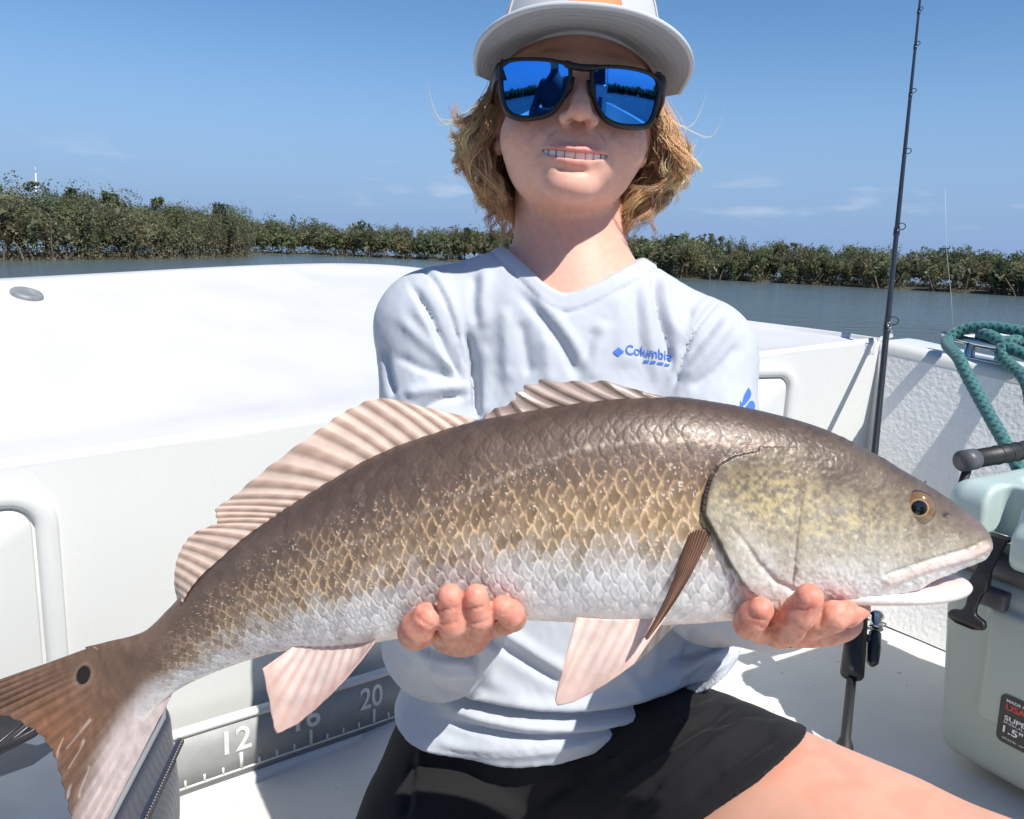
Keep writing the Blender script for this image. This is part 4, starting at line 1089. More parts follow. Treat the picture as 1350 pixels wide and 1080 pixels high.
FINGERS = [   # centre lines in the photograph with depth, and radii
    ([FP(585, 815, 0.4600), FP(556, 832, 0.4160), FP(547, 834, 0.3900), FP(551, 827, 0.3780), FP(562, 813, 0.3725)], [0.00874, 0.00856, 0.00856, 0.00831, 0.00717]),
    ([FP(602, 815, 0.4600), FP(598, 833, 0.4150), FP(597, 832, 0.3860), FP(597, 820, 0.3750), FP(593, 786, 0.3705)], [0.00918, 0.00787, 0.00769, 0.00744, 0.00638]),
    ([FP(622, 812, 0.4600), FP(630, 827, 0.4150), FP(633, 824, 0.3860), FP(632, 812, 0.3750), FP(627, 786, 0.3700)], [0.00918, 0.00769, 0.00752, 0.00717, 0.00620]),
    ([FP(640, 808, 0.4600), FP(666, 818, 0.4150), FP(675, 814, 0.3900), FP(673, 809, 0.3800), FP(663, 800, 0.3740)], [0.00874, 0.00726, 0.00699, 0.00673, 0.00603]),
    ([FP(580, 805, 0.4800), FP(545, 792, 0.4570), FP(535, 762, 0.4570)], [0.01005, 0.00874, 0.00744]),
    ([FP(1030, 826, 0.4400), FP(1003, 828, 0.4050), FP(988, 822, 0.3840), FP(992, 814, 0.3760), FP(1003, 804, 0.3715)], [0.00918, 0.00805, 0.00769, 0.00734, 0.00647]),
    ([FP(1045, 826, 0.4400), FP(1028, 833, 0.4000), FP(1040, 826, 0.3800), FP(1054, 808, 0.3700), FP(1067, 788, 0.3650)], [0.00962, 0.00831, 0.00805, 0.00787, 0.00691]),
    ([FP(1060, 824, 0.4400), FP(1062, 828, 0.4050), FP(1082, 818, 0.3850), FP(1100, 812, 0.3810), FP(1117, 808, 0.3880)], [0.00962, 0.00787, 0.00752, 0.00717, 0.00656]),
    ([FP(1075, 818, 0.4400), FP(1098, 815, 0.4120), FP(1118, 808, 0.4010), FP(1132, 802, 0.4050)], [0.00918, 0.00734, 0.00699, 0.00620]),
    ([FP(1075, 815, 0.4600), FP(1120, 790, 0.4520), FP(1140, 770, 0.4550)], [0.01005, 0.00874, 0.00769])]
def hand_sdf(p, right):
    c = FP(610, 808, .472) if right else FP(1056, 812, .457); w = WR_R if right else WR_L; e = EL_R if right else EL_L
    d = cone(p, w, e * 0.4 + w * 0.6, 0.023, 0.030)
    d = smin(d, ell(p, c, (0.036, 0.030, 0.0135)), 0.02)
    fg = None
    for pts, r in (FINGERS[:5] if right else FINGERS[5:]):
        f = chain(p, pts, r, 0.003)
        fg = f if fg is None else smin(fg, f, 0.0018)
    d = smin(d, fg, 0.008)
    return d
SKIN0 = np.array([0.61, 0.345, 0.255])
mbb = MB()
# head, neck and the shirt's neck opening: one fine piece
def f_head(p):
    d = head_sdf(w2h(p)) 
    nk = cone(p, h2w((0, 0.028, -0.040)), NECK0 + [0.002, 0.008, 0.0], 0.0515, 0.0565)
    d = smin(d, nk, 0.011)
    # neck tendons and collar hollow
    t = torso_sdf(p, grow=-0.0065, arms=False)
    d = smin(d, t, 0.03)
    return d
hlo = np.array([-0.06, 0.655, 0.665]); hhi = np.array([0.165, 0.93, 1.03])
Vh, Fh = surf(f_head, hlo, hhi, 0.00155)
Vh = strokes(Vh, Fh, [([(736, 166), (722, 178), (711, 196), (707, 208)], 3.5, -0.0013), ([(790, 172), (800, 186), (806, 204), (808, 216)], 3.5, -0.0013), ([(722, 172), (704, 184), (694, 200)], 9, 0.0016), ([(802, 180), (818, 194), (822, 212)], 9, 0.0016), ([(730, 221), (752, 226), (778, 227)], 4.5, -0.0020), ([(757, 186), (756, 194)], 2.5, -0.0008)])
lc = warp(w2h(Vh))
col = np.tile(SKIN0, (len(Vh), 1))
def blend(col, w, c): return col * (1 - w[:, None]) + np.asarray(c) * w[:, None]
for s in (-1, 1):
    col = blend(col, 0.35 * np.exp(-((lc - [s * 0.04, -0.075, -0.036])**2).sum(1) / 0.022**2), (0.66, 0.30, 0.22))
    col = blend(col, 0.55 * np.exp(-((lc - [s * 0.031, -0.088, 0.026]) / [0.020, 0.02, 0.0048])**2 @ np.ones(3)) if False else 0.5 * np.exp(-(((lc - [s * 0.031, -0.085, 0.0245 - 0.0]) / [0.019, 0.03, 0.0040])**2).sum(1)), (0.27, 0.16, 0.085))
col = blend(col, 0.4 * np.exp(-((lc - [0, -0.112, -0.028])**2).sum(1) / 0.012**2), (0.66, 0.30, 0.22))
col = blend(col, 0.25 * np.exp(-((lc - [0, -0.085, -0.098])**2).sum(1) / 0.02**2), (0.66, 0.31, 0.23))
du = chain(lc, LIPU, [0.001] * 7); dlw = chain(lc, LIPL, [0.001] * 7)
col = blend(col, 0.80 * sstep(0.0046, 0.0024, np.minimum(du, dlw - 0.0010)), (0.60, 0.235, 0.20))
ins = np.exp(-(((lc - [0, -0.070, -0.0655]) / [0.028, 0.016, 0.009])**2).sum(1)**3) * (lc[:, 1] > -0.0862); col = blend(col, 0.95 * ins, (0.045, 0.012, 0.012))
fr_ = sstep(0.66, 0.80, vnoise(lc[:, 0] * 330 + 90, lc[:, 2] * 330 + 90, 58, 2)) * np.exp(-((lc[:, 2] + 0.036) / 0.020)**2) * (lc[:, 1] < -0.03); col = blend(col, 0.38 * fr_, (0.40, 0.19, 0.11))
col = blend(col, 0.22 * sstep(0.45, 0.75, vnoise(lc[:, 0] * 70 + 30, lc[:, 2] * 70 + 30, 57, 3)), (0.66, 0.29, 0.20))
col *= (0.90 + 0.20 * vnoise(lc[:, 0] * 300 + 50, lc[:, 2] * 300 + 50, 55, 3))[:, None]
for s in (-1, 1): col = blend(col, 0.85 * np.exp(-((lc - [s * 0.0060, -0.1035, -0.0365])**2).sum(1) / 0.0040**2), (0.10, 0.035, 0.025))
mbb.add(Vh, Fh, col * np.array([1.13, 1.12, 1.16]))
for right in (True, False):
    w = WR_R if right else WR_L; pts = np.concatenate([np.array(f[0]) for f in (FINGERS[:5] if right else FINGERS[5:])] + [[w, w + (EL_R if right else EL_L) * 0 + [0, 0.06, 0]]])
    f = lambda p: hand_sdf(p, right)
    Vx, Fx = surf(f, pts.min(0) - 0.03, pts.max(0) + 0.03, 0.00135)
    # creases over the joints
    pr = proj(Vx)
    tips = np.array([g[0][-1] for g in (FINGERS[:5] if right else FINGERS[5:])])
    dt = np.min(np.linalg.norm(Vx[:, None] - tips[None], axis=2), axis=1)
    c = np.tile(SKIN0 * np.array([0.98, 0.90, 0.88]), (len(Vx), 1))
    c = blend(c, 0.75 * np.exp(-(dt / 0.014)**2), (0.70, 0.27, 0.20))
    c = c * (1 - 0.30 * sstep(0.45, 0.7, vnoise(pr[:, 0] / 9.0, pr[:, 1] / 9.0, 67, 3))[:, None] * np.array([0.2, 0.8, 0.9])); c *= (0.80 + 0.40 * vnoise(pr[:, 0] / 4.0, pr[:, 1] / 4.0, 66, 3))[:, None]
    if right:
        st = [([(575, 806), (590, 803), (606, 803)], 1.8, -0.0011), ([(577, 822), (592, 825), (607, 820)], 1.8, -0.0009), ([(612, 803), (627, 803), (640, 800)], 1.8, -0.0011), ([(618, 822), (632, 823), (645, 818)], 1.8, -0.0009),
              ([(545, 808), (558, 822), (572, 828)], 1.9, -0.0010), ([(655, 806), (662, 812), (668, 808)], 1.5, -0.0006)]
    else:
        st = [([(985, 808), (1000, 817), (1012, 818)], 1.9, -0.0010), ([(1050, 800), (1064, 805), (1078, 800)], 1.9, -0.0010), ([(1000, 826), (1015, 832), (1030, 828)], 2.5, -0.0008), ([(1045, 835), (1060, 826), (1070, 812)], 2.2, 0.0010), ([(1084, 800), (1082, 815), (1078, 830)], 2.0, -0.0010)]
    Vx = strokes(Vx, Fx, st)
    mbb.add(Vx, Fx, c)
# trunk, arms and legs (mostly under clothing)
def f_body(p):
    d = torso_sdf(p, grow=-0.011)
    return smin(d, legs_sdf(p), 0.02)
Vb, Fb = surf(f_body, (-0.22, 0.25, 0.0), (0.50, 1.05, 0.735), 0.0050)
pb_ = proj(Vb); c = np.tile(SKIN0 * np.array([1.14, 1.10, 1.06]), (len(Vb), 1)); mt_ = vnoise(Vb[:, 0] * 45 + 40, Vb[:, 1] * 45 + Vb[:, 2] * 30 + 40, 77, 4)[:, None]; c = c * (0.88 + 0.24 * mt_); c = c * (1 - sstep(0.5, 0.75, mt_) * np.array([0.0, 0.16, 0.18]))
mbb.add(Vb, Fb, c)
SKIN = mat('skin', SKIN0, rough=0.50, attr='Col', sss=0.20, sssr=(0.010, 0.0038, 0.0020), spec=0.33, bump=0.2, bscale=900.0, bdist=0.0004)
person = mbb.build('person', SKIN)
tag(person, 'smiling child in grey cap, mirrored sunglasses and pale long-sleeved shirt, kneeling and holding a fish', 'person')

# teeth
TEETH = mat('teeth', (0.93, 0.90, 0.84), rough=0.18, spec=0.6, sss=0.1, sssr=(0.002, 0.0015, 0.001))
mb = MB()
for k, wd in ((-4, .0056), (-3, .0062), (-2, .0067), (-1, .0085), (1, .0085), (2, .0067), (3, .0062), (4, .0056)):
    s = np.sign(k); ws = {1: .0085, 2: .0067, 3: .0062, 4: .0056}
    x = s * (sum(ws[j] for j in range(1, abs(k))) + wd / 2)
    y = -0.0888 + 22.0 * x * x * 0.6; sl_ = 22 * 1.2 * x
    tx = np.array([1, sl_, 0]); tx /= np.linalg.norm(tx); ty = np.array([-tx[1], tx[0], 0])
    hgt_ = 0.0108 - 0.0006 * abs(k); zc = (-0.0628 + 5.0 * min(x * x, .0009)) * FZ
    th_ = np.linspace(0, np.pi, 9); al_ = np.linspace(0, 2 * np.pi, 20, endpoint=False)
    sq = lambda v: np.sign(v) * np.abs(v)**0.45
    Sx = np.stack([sq(np.sin(th_))[:, None] * sq(np.cos(al_)) * wd * 0.505, sq(np.sin(th_))[:, None] * sq(np.sin(al_)) * 0.003, sq(np.cos(th_))[:, None] * np.ones(20) * hgt_ / 2], -1).reshape(-1, 3)
    P = np.array([x, y, zc]) + Sx[:, :1] * tx + Sx[:, 1:2] * ty + Sx[:, 2:] * np.array([0, 0, 1.0])
    mb.add(h2w(P), grid_faces(9, 20, True))
mb.build('teeth', TEETH, person)

# ------------------------------------------------------------------ shirt
vneck = U(748, 391, 0.69)
hem_px = [(500, 990), (545, 998), (595, 1004), (666, 1006), (737, 997), (808, 979), (860, 972), (903, 946), (969, 897), (1010, 870)]
hem_w = np.array([U(a, b, 0.675) for a, b in hem_px])
def collar_h(p):
    dx = p[:, 0] - vneck[0]
    s = np.where(dx < 0, 0.98, 0.58)
    return vneck[2] + s * (np.sqrt(dx * dx + 0.016**2) - 0.016) * np.interp(p[:, 1], [0.70, 0.82], [1.0, 0.9])
def f_shirt(p):
    d = torso_sdf(p, grow=0.004, arms=False)
    q = p.copy(); q[:, 1] = (q[:, 1] - 0.775) * 1.35 + 0.775
    loose = cone(q, (0.055, 0.775, 0.44), (0.055, 0.775, 0.27), 0.128, 0.148) / 1.18
    d = smin(d, loose, 0.04)
    d = smin(d, ell(p, U(575, 965, 0.74), (0.045, 0.06, 0.04)), 0.03)
    d = smin(d, ell(p, U(935, 875, 0.735), (0.040, 0.05, 0.045)), 0.025)
    for s, e, w in ((SH_R, EL_R, WR_R), (SH_L, EL_L, WR_L)):
        a = smin(cone(p, s, e, 0.055, 0.049), cone(p, e, e * 0.22 + w * 0.78, 0.049, 0.036), 0.02)
        d = smin(d, a, 0.016)
    hz = np.interp(p[:, 0], hem_w[:, 0], hem_w[:, 2])
    d = smax(d, hz - p[:, 2], 0.004)
    r = np.hypot(p[:, 0] - NECK0[0], (p[:, 1] - 0.79))
    cut = np.minimum(p[:, 2] - collar_h(p), 0.098 - r)
    d = smax(d, cut, 0.0025)
    return d
Vs, Fs = surf(f_shirt, (-0.20, 0.50, 0.155), (0.34, 0.95, 0.80), 0.0027)
ch = (Vs[:, 2] - collar_h(Vs)); nrs = vnormals(Vs, Fs)
near = (np.hypot(Vs[:, 0] - NECK0[0], Vs[:, 1] - 0.79) < 0.11) & (Vs[:, 1] < 0.84)
Vs = Vs + nrs * (near * (0.0012 * sstep(-0.016, -0.013, ch) - 0.0012 * np.exp(-((ch + 0.0155) / 0.0018)**2)))[:, None]
fold = [
 ([(539, 373), (564, 410), (578, 445), (598, 485), (611, 504)], 4.5, -0.0075), ([(545, 400), (572, 440), (590, 478), (606, 500)], 9, 0.0035),
 ([(543, 347), (570, 365), (592, 410), (606, 457), (615, 504)], 2.2, -0.0022), ([(550, 343), (578, 363), (601, 410), (614, 455)], 5, 0.0018),
 ([(613, 433), (622, 470), (626, 500), (628, 556)], 4.5, -0.0100), ([(604, 440), (612, 480), (617, 540)], 7, 0.0035), ([(640, 450), (642, 500), (640, 556)], 10, 0.0030),
 ([(503, 453), (510, 500), (519, 526)], 5, -0.005), ([(527, 418), (558, 449), (602, 492)], 8, 0.0030), ([(520, 470), (560, 490), (608, 502)], 6, -0.0032), ([(530, 520), (575, 512), (612, 510)], 7, 0.0040), ([(545, 545), (585, 525), (618, 522)], 5, -0.0045),
 ([(684, 384), (723, 430), (751, 473), (763, 505)], 9, -0.0042), ([(700, 384), (738, 428), (768, 470), (772, 505)], 9, 0.0035), ([(786, 430), (772, 462), (764, 500)], 8, -0.0030), ([(800, 420), (786, 462), (780, 505)], 11, 0.0030),
 ([(861, 359), (866, 410), (879, 449), (884, 490)], 4.5, -0.0052), ([(874, 362), (880, 410), (893, 445)], 7, 0.0030), ([(850, 370), (853, 420), (862, 470), (866, 510)], 8, 0.0026), ([(838, 372), (838, 420), (846, 480)], 6, -0.0024),
 ([(957, 385), (924, 418), (904, 457), (886, 515)], 2.6, -0.0040), ([(948, 382), (914, 416), (893, 455)], 6, 0.0022),
 ([(967, 418), (931, 465), (896, 504)], 9, 0.0042), ([(978, 450), (945, 490), (905, 512)], 8, -0.0032), ([(955, 410), (918, 455), (894, 495)], 5, -0.0026),
 ([(641, 351), (636, 400), (639, 437)], 9, 0.0030), ([(626, 360), (622, 400), (628, 430)], 7, -0.0028), ([(684, 420), (690, 460), (698, 500)], 8, -0.0034), ([(664, 400), (668, 450), (672, 510)], 10, 0.0030), ([(716, 440), (722, 480), (726, 510)], 9, 0.0022),
 ([(912, 402), (904, 441), (898, 470)], 5, -0.0026), ([(812, 380), (820, 430), (824, 490)], 12, 0.0020), ([(570, 352), (610, 346), (655, 335)], 8, 0.0014), ([(880, 352), (915, 366), (945, 378)], 8, 0.0014),
 # below the fish
 ([(630, 830), (670, 858), (704, 880), (745, 905)], 9, -0.0048), ([(648, 822), (690, 850), (730, 876), (765, 892)], 9, 0.0038), ([(610, 870), (650, 900), (700, 922)], 12, 0.0030),
 ([(547, 890), (590, 921), (666, 943), (761, 951), (855, 936), (926, 907), (970, 876)], 6, -0.0120), ([(552, 876), (594, 906), (668, 927), (761, 935), (852, 919), (920, 890), (962, 862)], 10, 0.0050), ([(556, 905), (595, 934), (668, 955), (761, 962), (858, 948), (930, 920)], 7, 0.0045),
 ([(576, 947), (642, 969), (704, 977), (765, 974), (832, 960), (903, 940)], 5, -0.0075), ([(560, 975), (640, 990), (720, 990), (800, 972)], 10, 0.0040),
 ([(880, 880), (910, 866), (955, 850)], 4.5, -0.0058), ([(893, 905), (925, 888), (965, 862)], 5, -0.0050), ([(885, 892), (920, 876), (962, 856)], 6, 0.0045), ([(917, 822), (908, 850), (895, 872)], 5, -0.0035), ([(940, 825), (938, 850), (925, 868)], 6, 0.0030), ([(860, 830), (862, 860), (852, 895)], 9, 0.0025),
 ([(521, 855), (552, 888), (585, 921)], 4.5, -0.0075), ([(545, 852), (585, 872), (632, 868)], 5, -0.0045), ([(560, 880), (600, 895), (640, 880)], 6, 0.0040), ([(610, 850), (628, 872), (630, 900)], 5, -0.0040), ([(800, 870), (825, 890), (850, 920)], 9, 0.0020)]
fold = [(a, b, c * 1.25) for a, b, c in fold] + [([(x, y - 13) for x, y in hem_px[1:-1]], 1.8, -0.0014)]
Vs = strokes(Vs, Fs, fold)
# small random puckers
pr = proj(Vs); nrs = vnormals(Vs, Fs)
crk = vnoise((pr[:, 0] + 0.35 * pr[:, 1]) / 13.0, (pr[:, 1] - 0.35 * pr[:, 0]) / 42.0, 103, 2); crl = vnoise((pr[:, 0] - 0.6 * pr[:, 1]) / 16.0, (pr[:, 1] + 0.6 * pr[:, 0]) / 50.0, 104, 2)
Vs = Vs + nrs * (0.0010 * (vnoise(pr[:, 0] / 30.0, pr[:, 1] / 46.0, 101, 2) - 0.5) + 0.0006 * (np.abs(crk - 0.5) * -2 + 0.4) + 0.0006 * (np.abs(crl - 0.5) * -2 + 0.4))[:, None]
def fabric(name, col, rough, scale, bump, sheen=0.1, var=0.03):
    m, nt, b = new_mat(name); lk = nt.links.new
    b.inputs['Roughness'].default_value = rough; b.inputs['Sheen Weight'].default_value = sheen; b.inputs['Sheen Roughness'].default_value = 0.4
    b.inputs['Specular IOR Level'].default_value = 0.35
    t = N(nt, 'ShaderNodeTexCoord')
    w1 = N(nt, 'ShaderNodeTexWave', wave_type='BANDS', bands_direction='X'); w2 = N(nt, 'ShaderNodeTexWave', wave_type='BANDS', bands_direction='Z')
    for w in (w1, w2):
        w.inputs['Scale'].default_value = scale; w.inputs['Distortion'].default_value = 0.6; lk(t.outputs['Object'], w.inputs['Vector'])
    ad = N(nt, 'ShaderNodeMath', operation='ADD'); lk(w1.outputs['Fac'], ad.inputs[0]); lk(w2.outputs['Fac'], ad.inputs[1])
    bp = N(nt, 'ShaderNodeBump'); bp.inputs['Strength'].default_value = bump; bp.inputs['Distance'].default_value = 0.0004
    lk(ad.outputs[0], bp.inputs['Height']); lk(bp.outputs['Normal'], b.inputs['Normal'])
    nz = N(nt, 'ShaderNodeTexNoise'); nz.inputs['Scale'].default_value = 14.0; nz.inputs['Detail'].default_value = 5.0; lk(t.outputs['Object'], nz.inputs['Vector'])
    mr = N(nt, 'ShaderNodeMapRange'); mr.inputs['To Min'].default_value = 1 - var; mr.inputs['To Max'].default_value = 1 + var; lk(nz.outputs['Fac'], mr.inputs['Value'])
    mm = N(nt, 'ShaderNodeMix', data_type='RGBA', blend_type='MULTIPLY'); mm.inputs['Factor'].default_value = 1; mm.inputs['A'].default_value = (*col, 1); lk(mr.outputs['Result'], mm.inputs['B'])
    lk(mm.outputs['Result'], b.inputs['Base Color'])
    return m
SHIRT = fabric('pale_blue_grey_jersey', (0.465, 0.495, 0.545), 0.70, 520.0, 0.22, sheen=0.05, var=0.05)
shirt = obj('shirt', Vs, Fs, SHIRT, person)
shirt['label'] = 'pale blue-grey long-sleeved fishing shirt with blue chest lettering'
bvh_shirt = BVHTree.FromPolygons([Vector(v) for v in Vs.tolist()], Fs.tolist())
INK = mat('blue_print', (0.055, 0.16, 0.62), rough=0.6)
def on_shirt(P2, lift=0.0009):
    out = []
    for x, y in P2:
        loc, nr = hit(bvh_shirt, x, y)
        if loc is None: loc, nr = U(x, y, 0.7), np.array([0, -1.0, 0])
        d = ray(x, y); d = d / np.linalg.norm(d)
        out.append(loc - d * lift)
    return np.array(out)
V2, T = text_mesh('Columbia', bold=0.012)
V2 = fit(V2, 0, 60, 0, 13); V2 = np.stack([825 + V2[:, 0], 467.5 + V2[:, 0] * 0.07 - V2[:, 1] + 0.0014 * V2[:, 0]**2], -1)
obj('chest_lettering', on_shirt(V2), T, INK, shirt, smooth=False)
mb = MB()
dm = np.array([(808, 464), (815.5, 458), (823, 464), (815.5, 470)]); ctr = dm.mean(0)
mb.add(on_shirt(dm), np.array([[0, 1, 2, 3]])); mb.build('chest_emblem', INK, shirt, smooth=False)
mb = MB()
for x0, x1, y in ((849, 856, 475), (858, 865, 475.5), (867, 875, 477), (877, 883, 478.5)):
    mb.add(on_shirt(np.array([(x0, y + (x0 - 850) * .04), (x1, y + (x1 - 850) * .04), (x1 - 1, y + 3.2 + (x1 - 850) * .04), (x0 - 1, y + 2.6 + (x0 - 850) * .04)])), np.array([[0, 1, 2, 3]]))
mb.build('chest_lettering_small', INK, shirt, smooth=False)
mb = MB()
for pts in ([(987, 511), (991, 517), (990, 524), (984, 532), (979, 537), (979, 529), (982, 519)], [(984, 535), (990, 527), (995, 530), (996, 540), (990, 544), (984, 543)], [(976, 528), (979, 533), (980, 540), (976, 538)]):
    pts = np.array(pts, float); c = pts.mean(0); ring = np.concatenate([[c], smooth_poly(np.concatenate([pts, pts[:1]]), 16)])
    mb.add(on_shirt(ring), np.array([[0, i, i + 1] for i in range(1, 16)]))
mb.build('sleeve_emblem', INK, shirt, smooth=False)

# ------------------------------------------------------------------ shorts
SHORTS = fabric('black_shorts_cloth', (0.0075, 0.0075, 0.0085), 0.85, 420.0, 0.35, sheen=0.04, var=0.2)
thdir = (THL1 - THL0) / np.linalg.norm(THL1 - THL0)
hem_a, hem_b = U(1092, 950, 0.60), U(962, 1082, 0.50)
def f_shorts(p):
    q = p.copy(); q[:, 1] = (q[:, 1] - 0.785) * 1.3 + 0.785
    d = cone(q, (0.05, 0.785, 0.29), (0.05, 0.785, 0.17), 0.131, 0.140) / 1.15
    tl = cone(p, THL0 + [-0.01, 0, 0.0], THL0 + thdir * 0.40, 0.111, 0.093)
    # leg opening: tilted plane across the thigh
    nrm_ = np.cross(hem_b - hem_a, np.array([0.35, 0.55, -0.1])); nrm_ /= np.linalg.norm(nrm_)
    if nrm_ @ thdir < 0: nrm_ = -nrm_
    tl = smax(tl, (p - hem_a) @ nrm_, 0.004)
    d = smin(d, tl, 0.03)
    tr = chain(p, [THR0 + [-0.012, 0, 0], THR0 * 0.3 + THR1 * 0.7 + [-0.012, 0, 0.004]], [0.095, 0.082])
    d = smin(d, tr, 0.03)
    return d
Vt, Ft = surf(f_shorts, (-0.25, 0.30, 0.0), (0.45, 0.95, 0.45), 0.0036)
Vt = strokes(Vt, Ft, [([(770, 1050), (850, 1000), (930, 950), (985, 915)], 10, -0.006), ([(800, 1075), (880, 1025), (960, 975), (1030, 940)], 10, 0.004), ([(840, 985), (900, 955), (960, 920)], 7, 0.004), ([(700, 1070), (760, 1030), (830, 985)], 9, -0.005),
     ([(600, 1020), (640, 1050), (690, 1075)], 9, 0.003), ([(545, 1000), (540, 1040), (530, 1080)], 7, -0.005), ([(900, 1060), (960, 1010), (1030, 965)], 8, -0.004), ([(555, 985), (552, 1030), (545, 1078)], 5, 0.004), ([(905, 930), (960, 905), (990, 900)], 5, -0.004), ([(860, 1040), (930, 990), (1000, 945)], 6, 0.005), ([(830, 1070), (900, 1010), (950, 970)], 5, -0.005), ([(740, 1040), (790, 1010), (850, 990)], 6, 0.004), ([(950, 930), (1000, 925), (1045, 935)], 5, 0.004), ([(930, 960), (980, 945), (1030, 945)], 5, -0.004)])
pr = proj(Vt); nrs = vnormals(Vt, Ft); Vt = Vt + nrs * (0.003 * (vnoise(pr[:, 0] / 40.0, pr[:, 1] / 40.0, 111, 3) - 0.5))[:, None]
sh = obj('shorts', Vt, Ft, SHORTS, person); sh['label'] = 'black sports shorts'

# ------------------------------------------------------------------ cap
CAPM = fabric('pale_grey_cap_cloth', (0.50, 0.51, 0.53), 0.75, 420.0, 0.25, sheen=0.1)
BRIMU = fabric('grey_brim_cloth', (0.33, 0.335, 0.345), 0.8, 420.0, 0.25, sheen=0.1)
cap = empty('cap'); cap.parent = person; cap['label'] = 'pale grey snapback cap with flat brim and orange patch'
th = np.linspace(0, 2 * np.pi, 96, endpoint=False); rows = []
def band_z(x, y): return 0.046 - 0.0035 * (x / 0.08)**2 * 4 * (y < 0.02) - 0.018 * sstep(-0.05, 0.09, y)
for k, f in enumerate(np.concatenate([[0.0, 0.02], np.linspace(0.06, 1.0, 26)])):
    an = f * np.pi / 2; c0 = math.cos(an)**0.72 if f < 1 else 0.0
    x = 0.0815 * np.sin(th) * c0; y = 0.010 - 0.097 * np.cos(th) * c0
    base = band_z(0.0815 * np.sin(th), 0.010 - 0.097 * np.cos(th)); z = base + (0.152 - base) * math.sin(an)
    rows.append(np.stack([x, y, z], -1))
crown = obj('crown', h2w(np.concatenate(rows)), grid_faces(len(rows), 96, True), CAPM, cap); solid(crown, 0.0018, -1)
# seams
mb = MB()
for a in np.radians([0, 60, 120, 180, 240, 300]):
    pts = []
    for f in np.linspace(0.02, 0.98, 24):
        an = f * np.pi / 2; c0 = math.cos(an)**0.72; x = 0.0822 * math.sin(a) * c0; y = 0.010 - 0.0977 * math.cos(a) * c0; b0 = float(band_z(np.array(x), np.array(y))); pts.append((x, y, b0 + (0.1526 - b0) * math.sin(an)))
    mb.tube(h2w(np.array(pts)), 0.0009, n=6)
mb.build('crown_seam', CAPM, cap)
# visor
nu_, nv_ = 61, 22; tt = np.linspace(-1, 1, nu_)
inner = np.stack([0.079 * np.sin(tt * 1.35) / math.sin(1.35), 0.010 - 0.097 * np.cos(tt * 1.30), np.zeros(nu_)], -1)
inner[:, 2] = 0.049 - 0.026 * np.abs(inner[:, 0] / 0.079)**2.2
sx = np.sign(tt) * np.abs(np.sin(tt * np.pi / 2))**0.80; cyv = np.abs(np.cos(tt * np.pi / 2))**0.55
outer = np.stack([0.0915 * sx, -0.040 - 0.121 * cyv, np.zeros(nu_)], -1)
outer[:, 2] = 0.0372 - 0.018 * np.abs(outer[:, 0] / 0.0925)**2.4 + 0.0
g_ = np.linspace(0, 1, nv_)[None, :, None]
VG = inner[:, None] * (1 - g_) + outer[:, None] * g_
VG[..., 2] -= 0.004 * np.sin(np.linspace(0, np.pi, nv_))[None, :] * 0
top = VG.copy(); top[..., 2] += 0.0034
Vb_ = h2w(VG.reshape(-1, 3)); Vtp = h2w(top.reshape(-1, 3))
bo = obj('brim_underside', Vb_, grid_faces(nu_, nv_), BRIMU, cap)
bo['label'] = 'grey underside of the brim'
mb = MB(); mb.add(Vtp, grid_faces(nu_, nv_)[:, ::-1])
mb.build('brim', CAPM, cap)
mb = MB(); mb.tube(h2w(outer + [0, -0.0002, 0.0017]), 0.0024, n=8); mb.build('brim_edge', CAPM, cap)
mb = MB()
for f in (0.2, 0.35, 0.5, 0.65, 0.8):
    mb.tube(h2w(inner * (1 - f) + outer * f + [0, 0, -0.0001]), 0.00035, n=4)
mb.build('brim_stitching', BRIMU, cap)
ORANGE = mat('orange_patch', (0.85, 0.20, 0.06), rough=0.6, var=0.06, vscale=300); PINK = mat('pink_piping', (0.75, 0.14, 0.12), rough=0.6)
def on_crown(x, f, lift=0.0012):
    an = f * np.pi / 2; c0 = np.cos(an)**0.72; a = np.arcsin(np.clip(x / (0.0815 * c0), -1, 1)); y = 0.010 - 0.097 * np.cos(a) * c0 - lift; b0 = band_z(x, y); return np.stack([x, y, b0 + (0.152 - b0) * np.sin(an)], -1)
for nm, m_, grow, lf in (('patch_border', PINK, 0.0016, 0.0012), ('patch', ORANGE, 0.0, 0.0020)):
    uu, ff = np.meshgrid(np.linspace(-1, 1, 13), np.linspace(0.02, 0.46 + grow * 5, 11), indexing='ij')
    hwid = (0.0265 + grow) * (1 - 0.55 * (ff - 0.05) / 0.42)
    obj(nm, h2w(on_crown((uu * hwid + 0.006).ravel(), ff.ravel(), lf)), grid_faces(13, 11), m_, cap)
mb = MB(); tpz = h2w(np.array([[0, 0.010, 0.1525], [0, 0.010, 0.158]])); mb.tube(tpz, [0.006, 0.004], n=14); mb.build('crown_button', CAPM, cap)

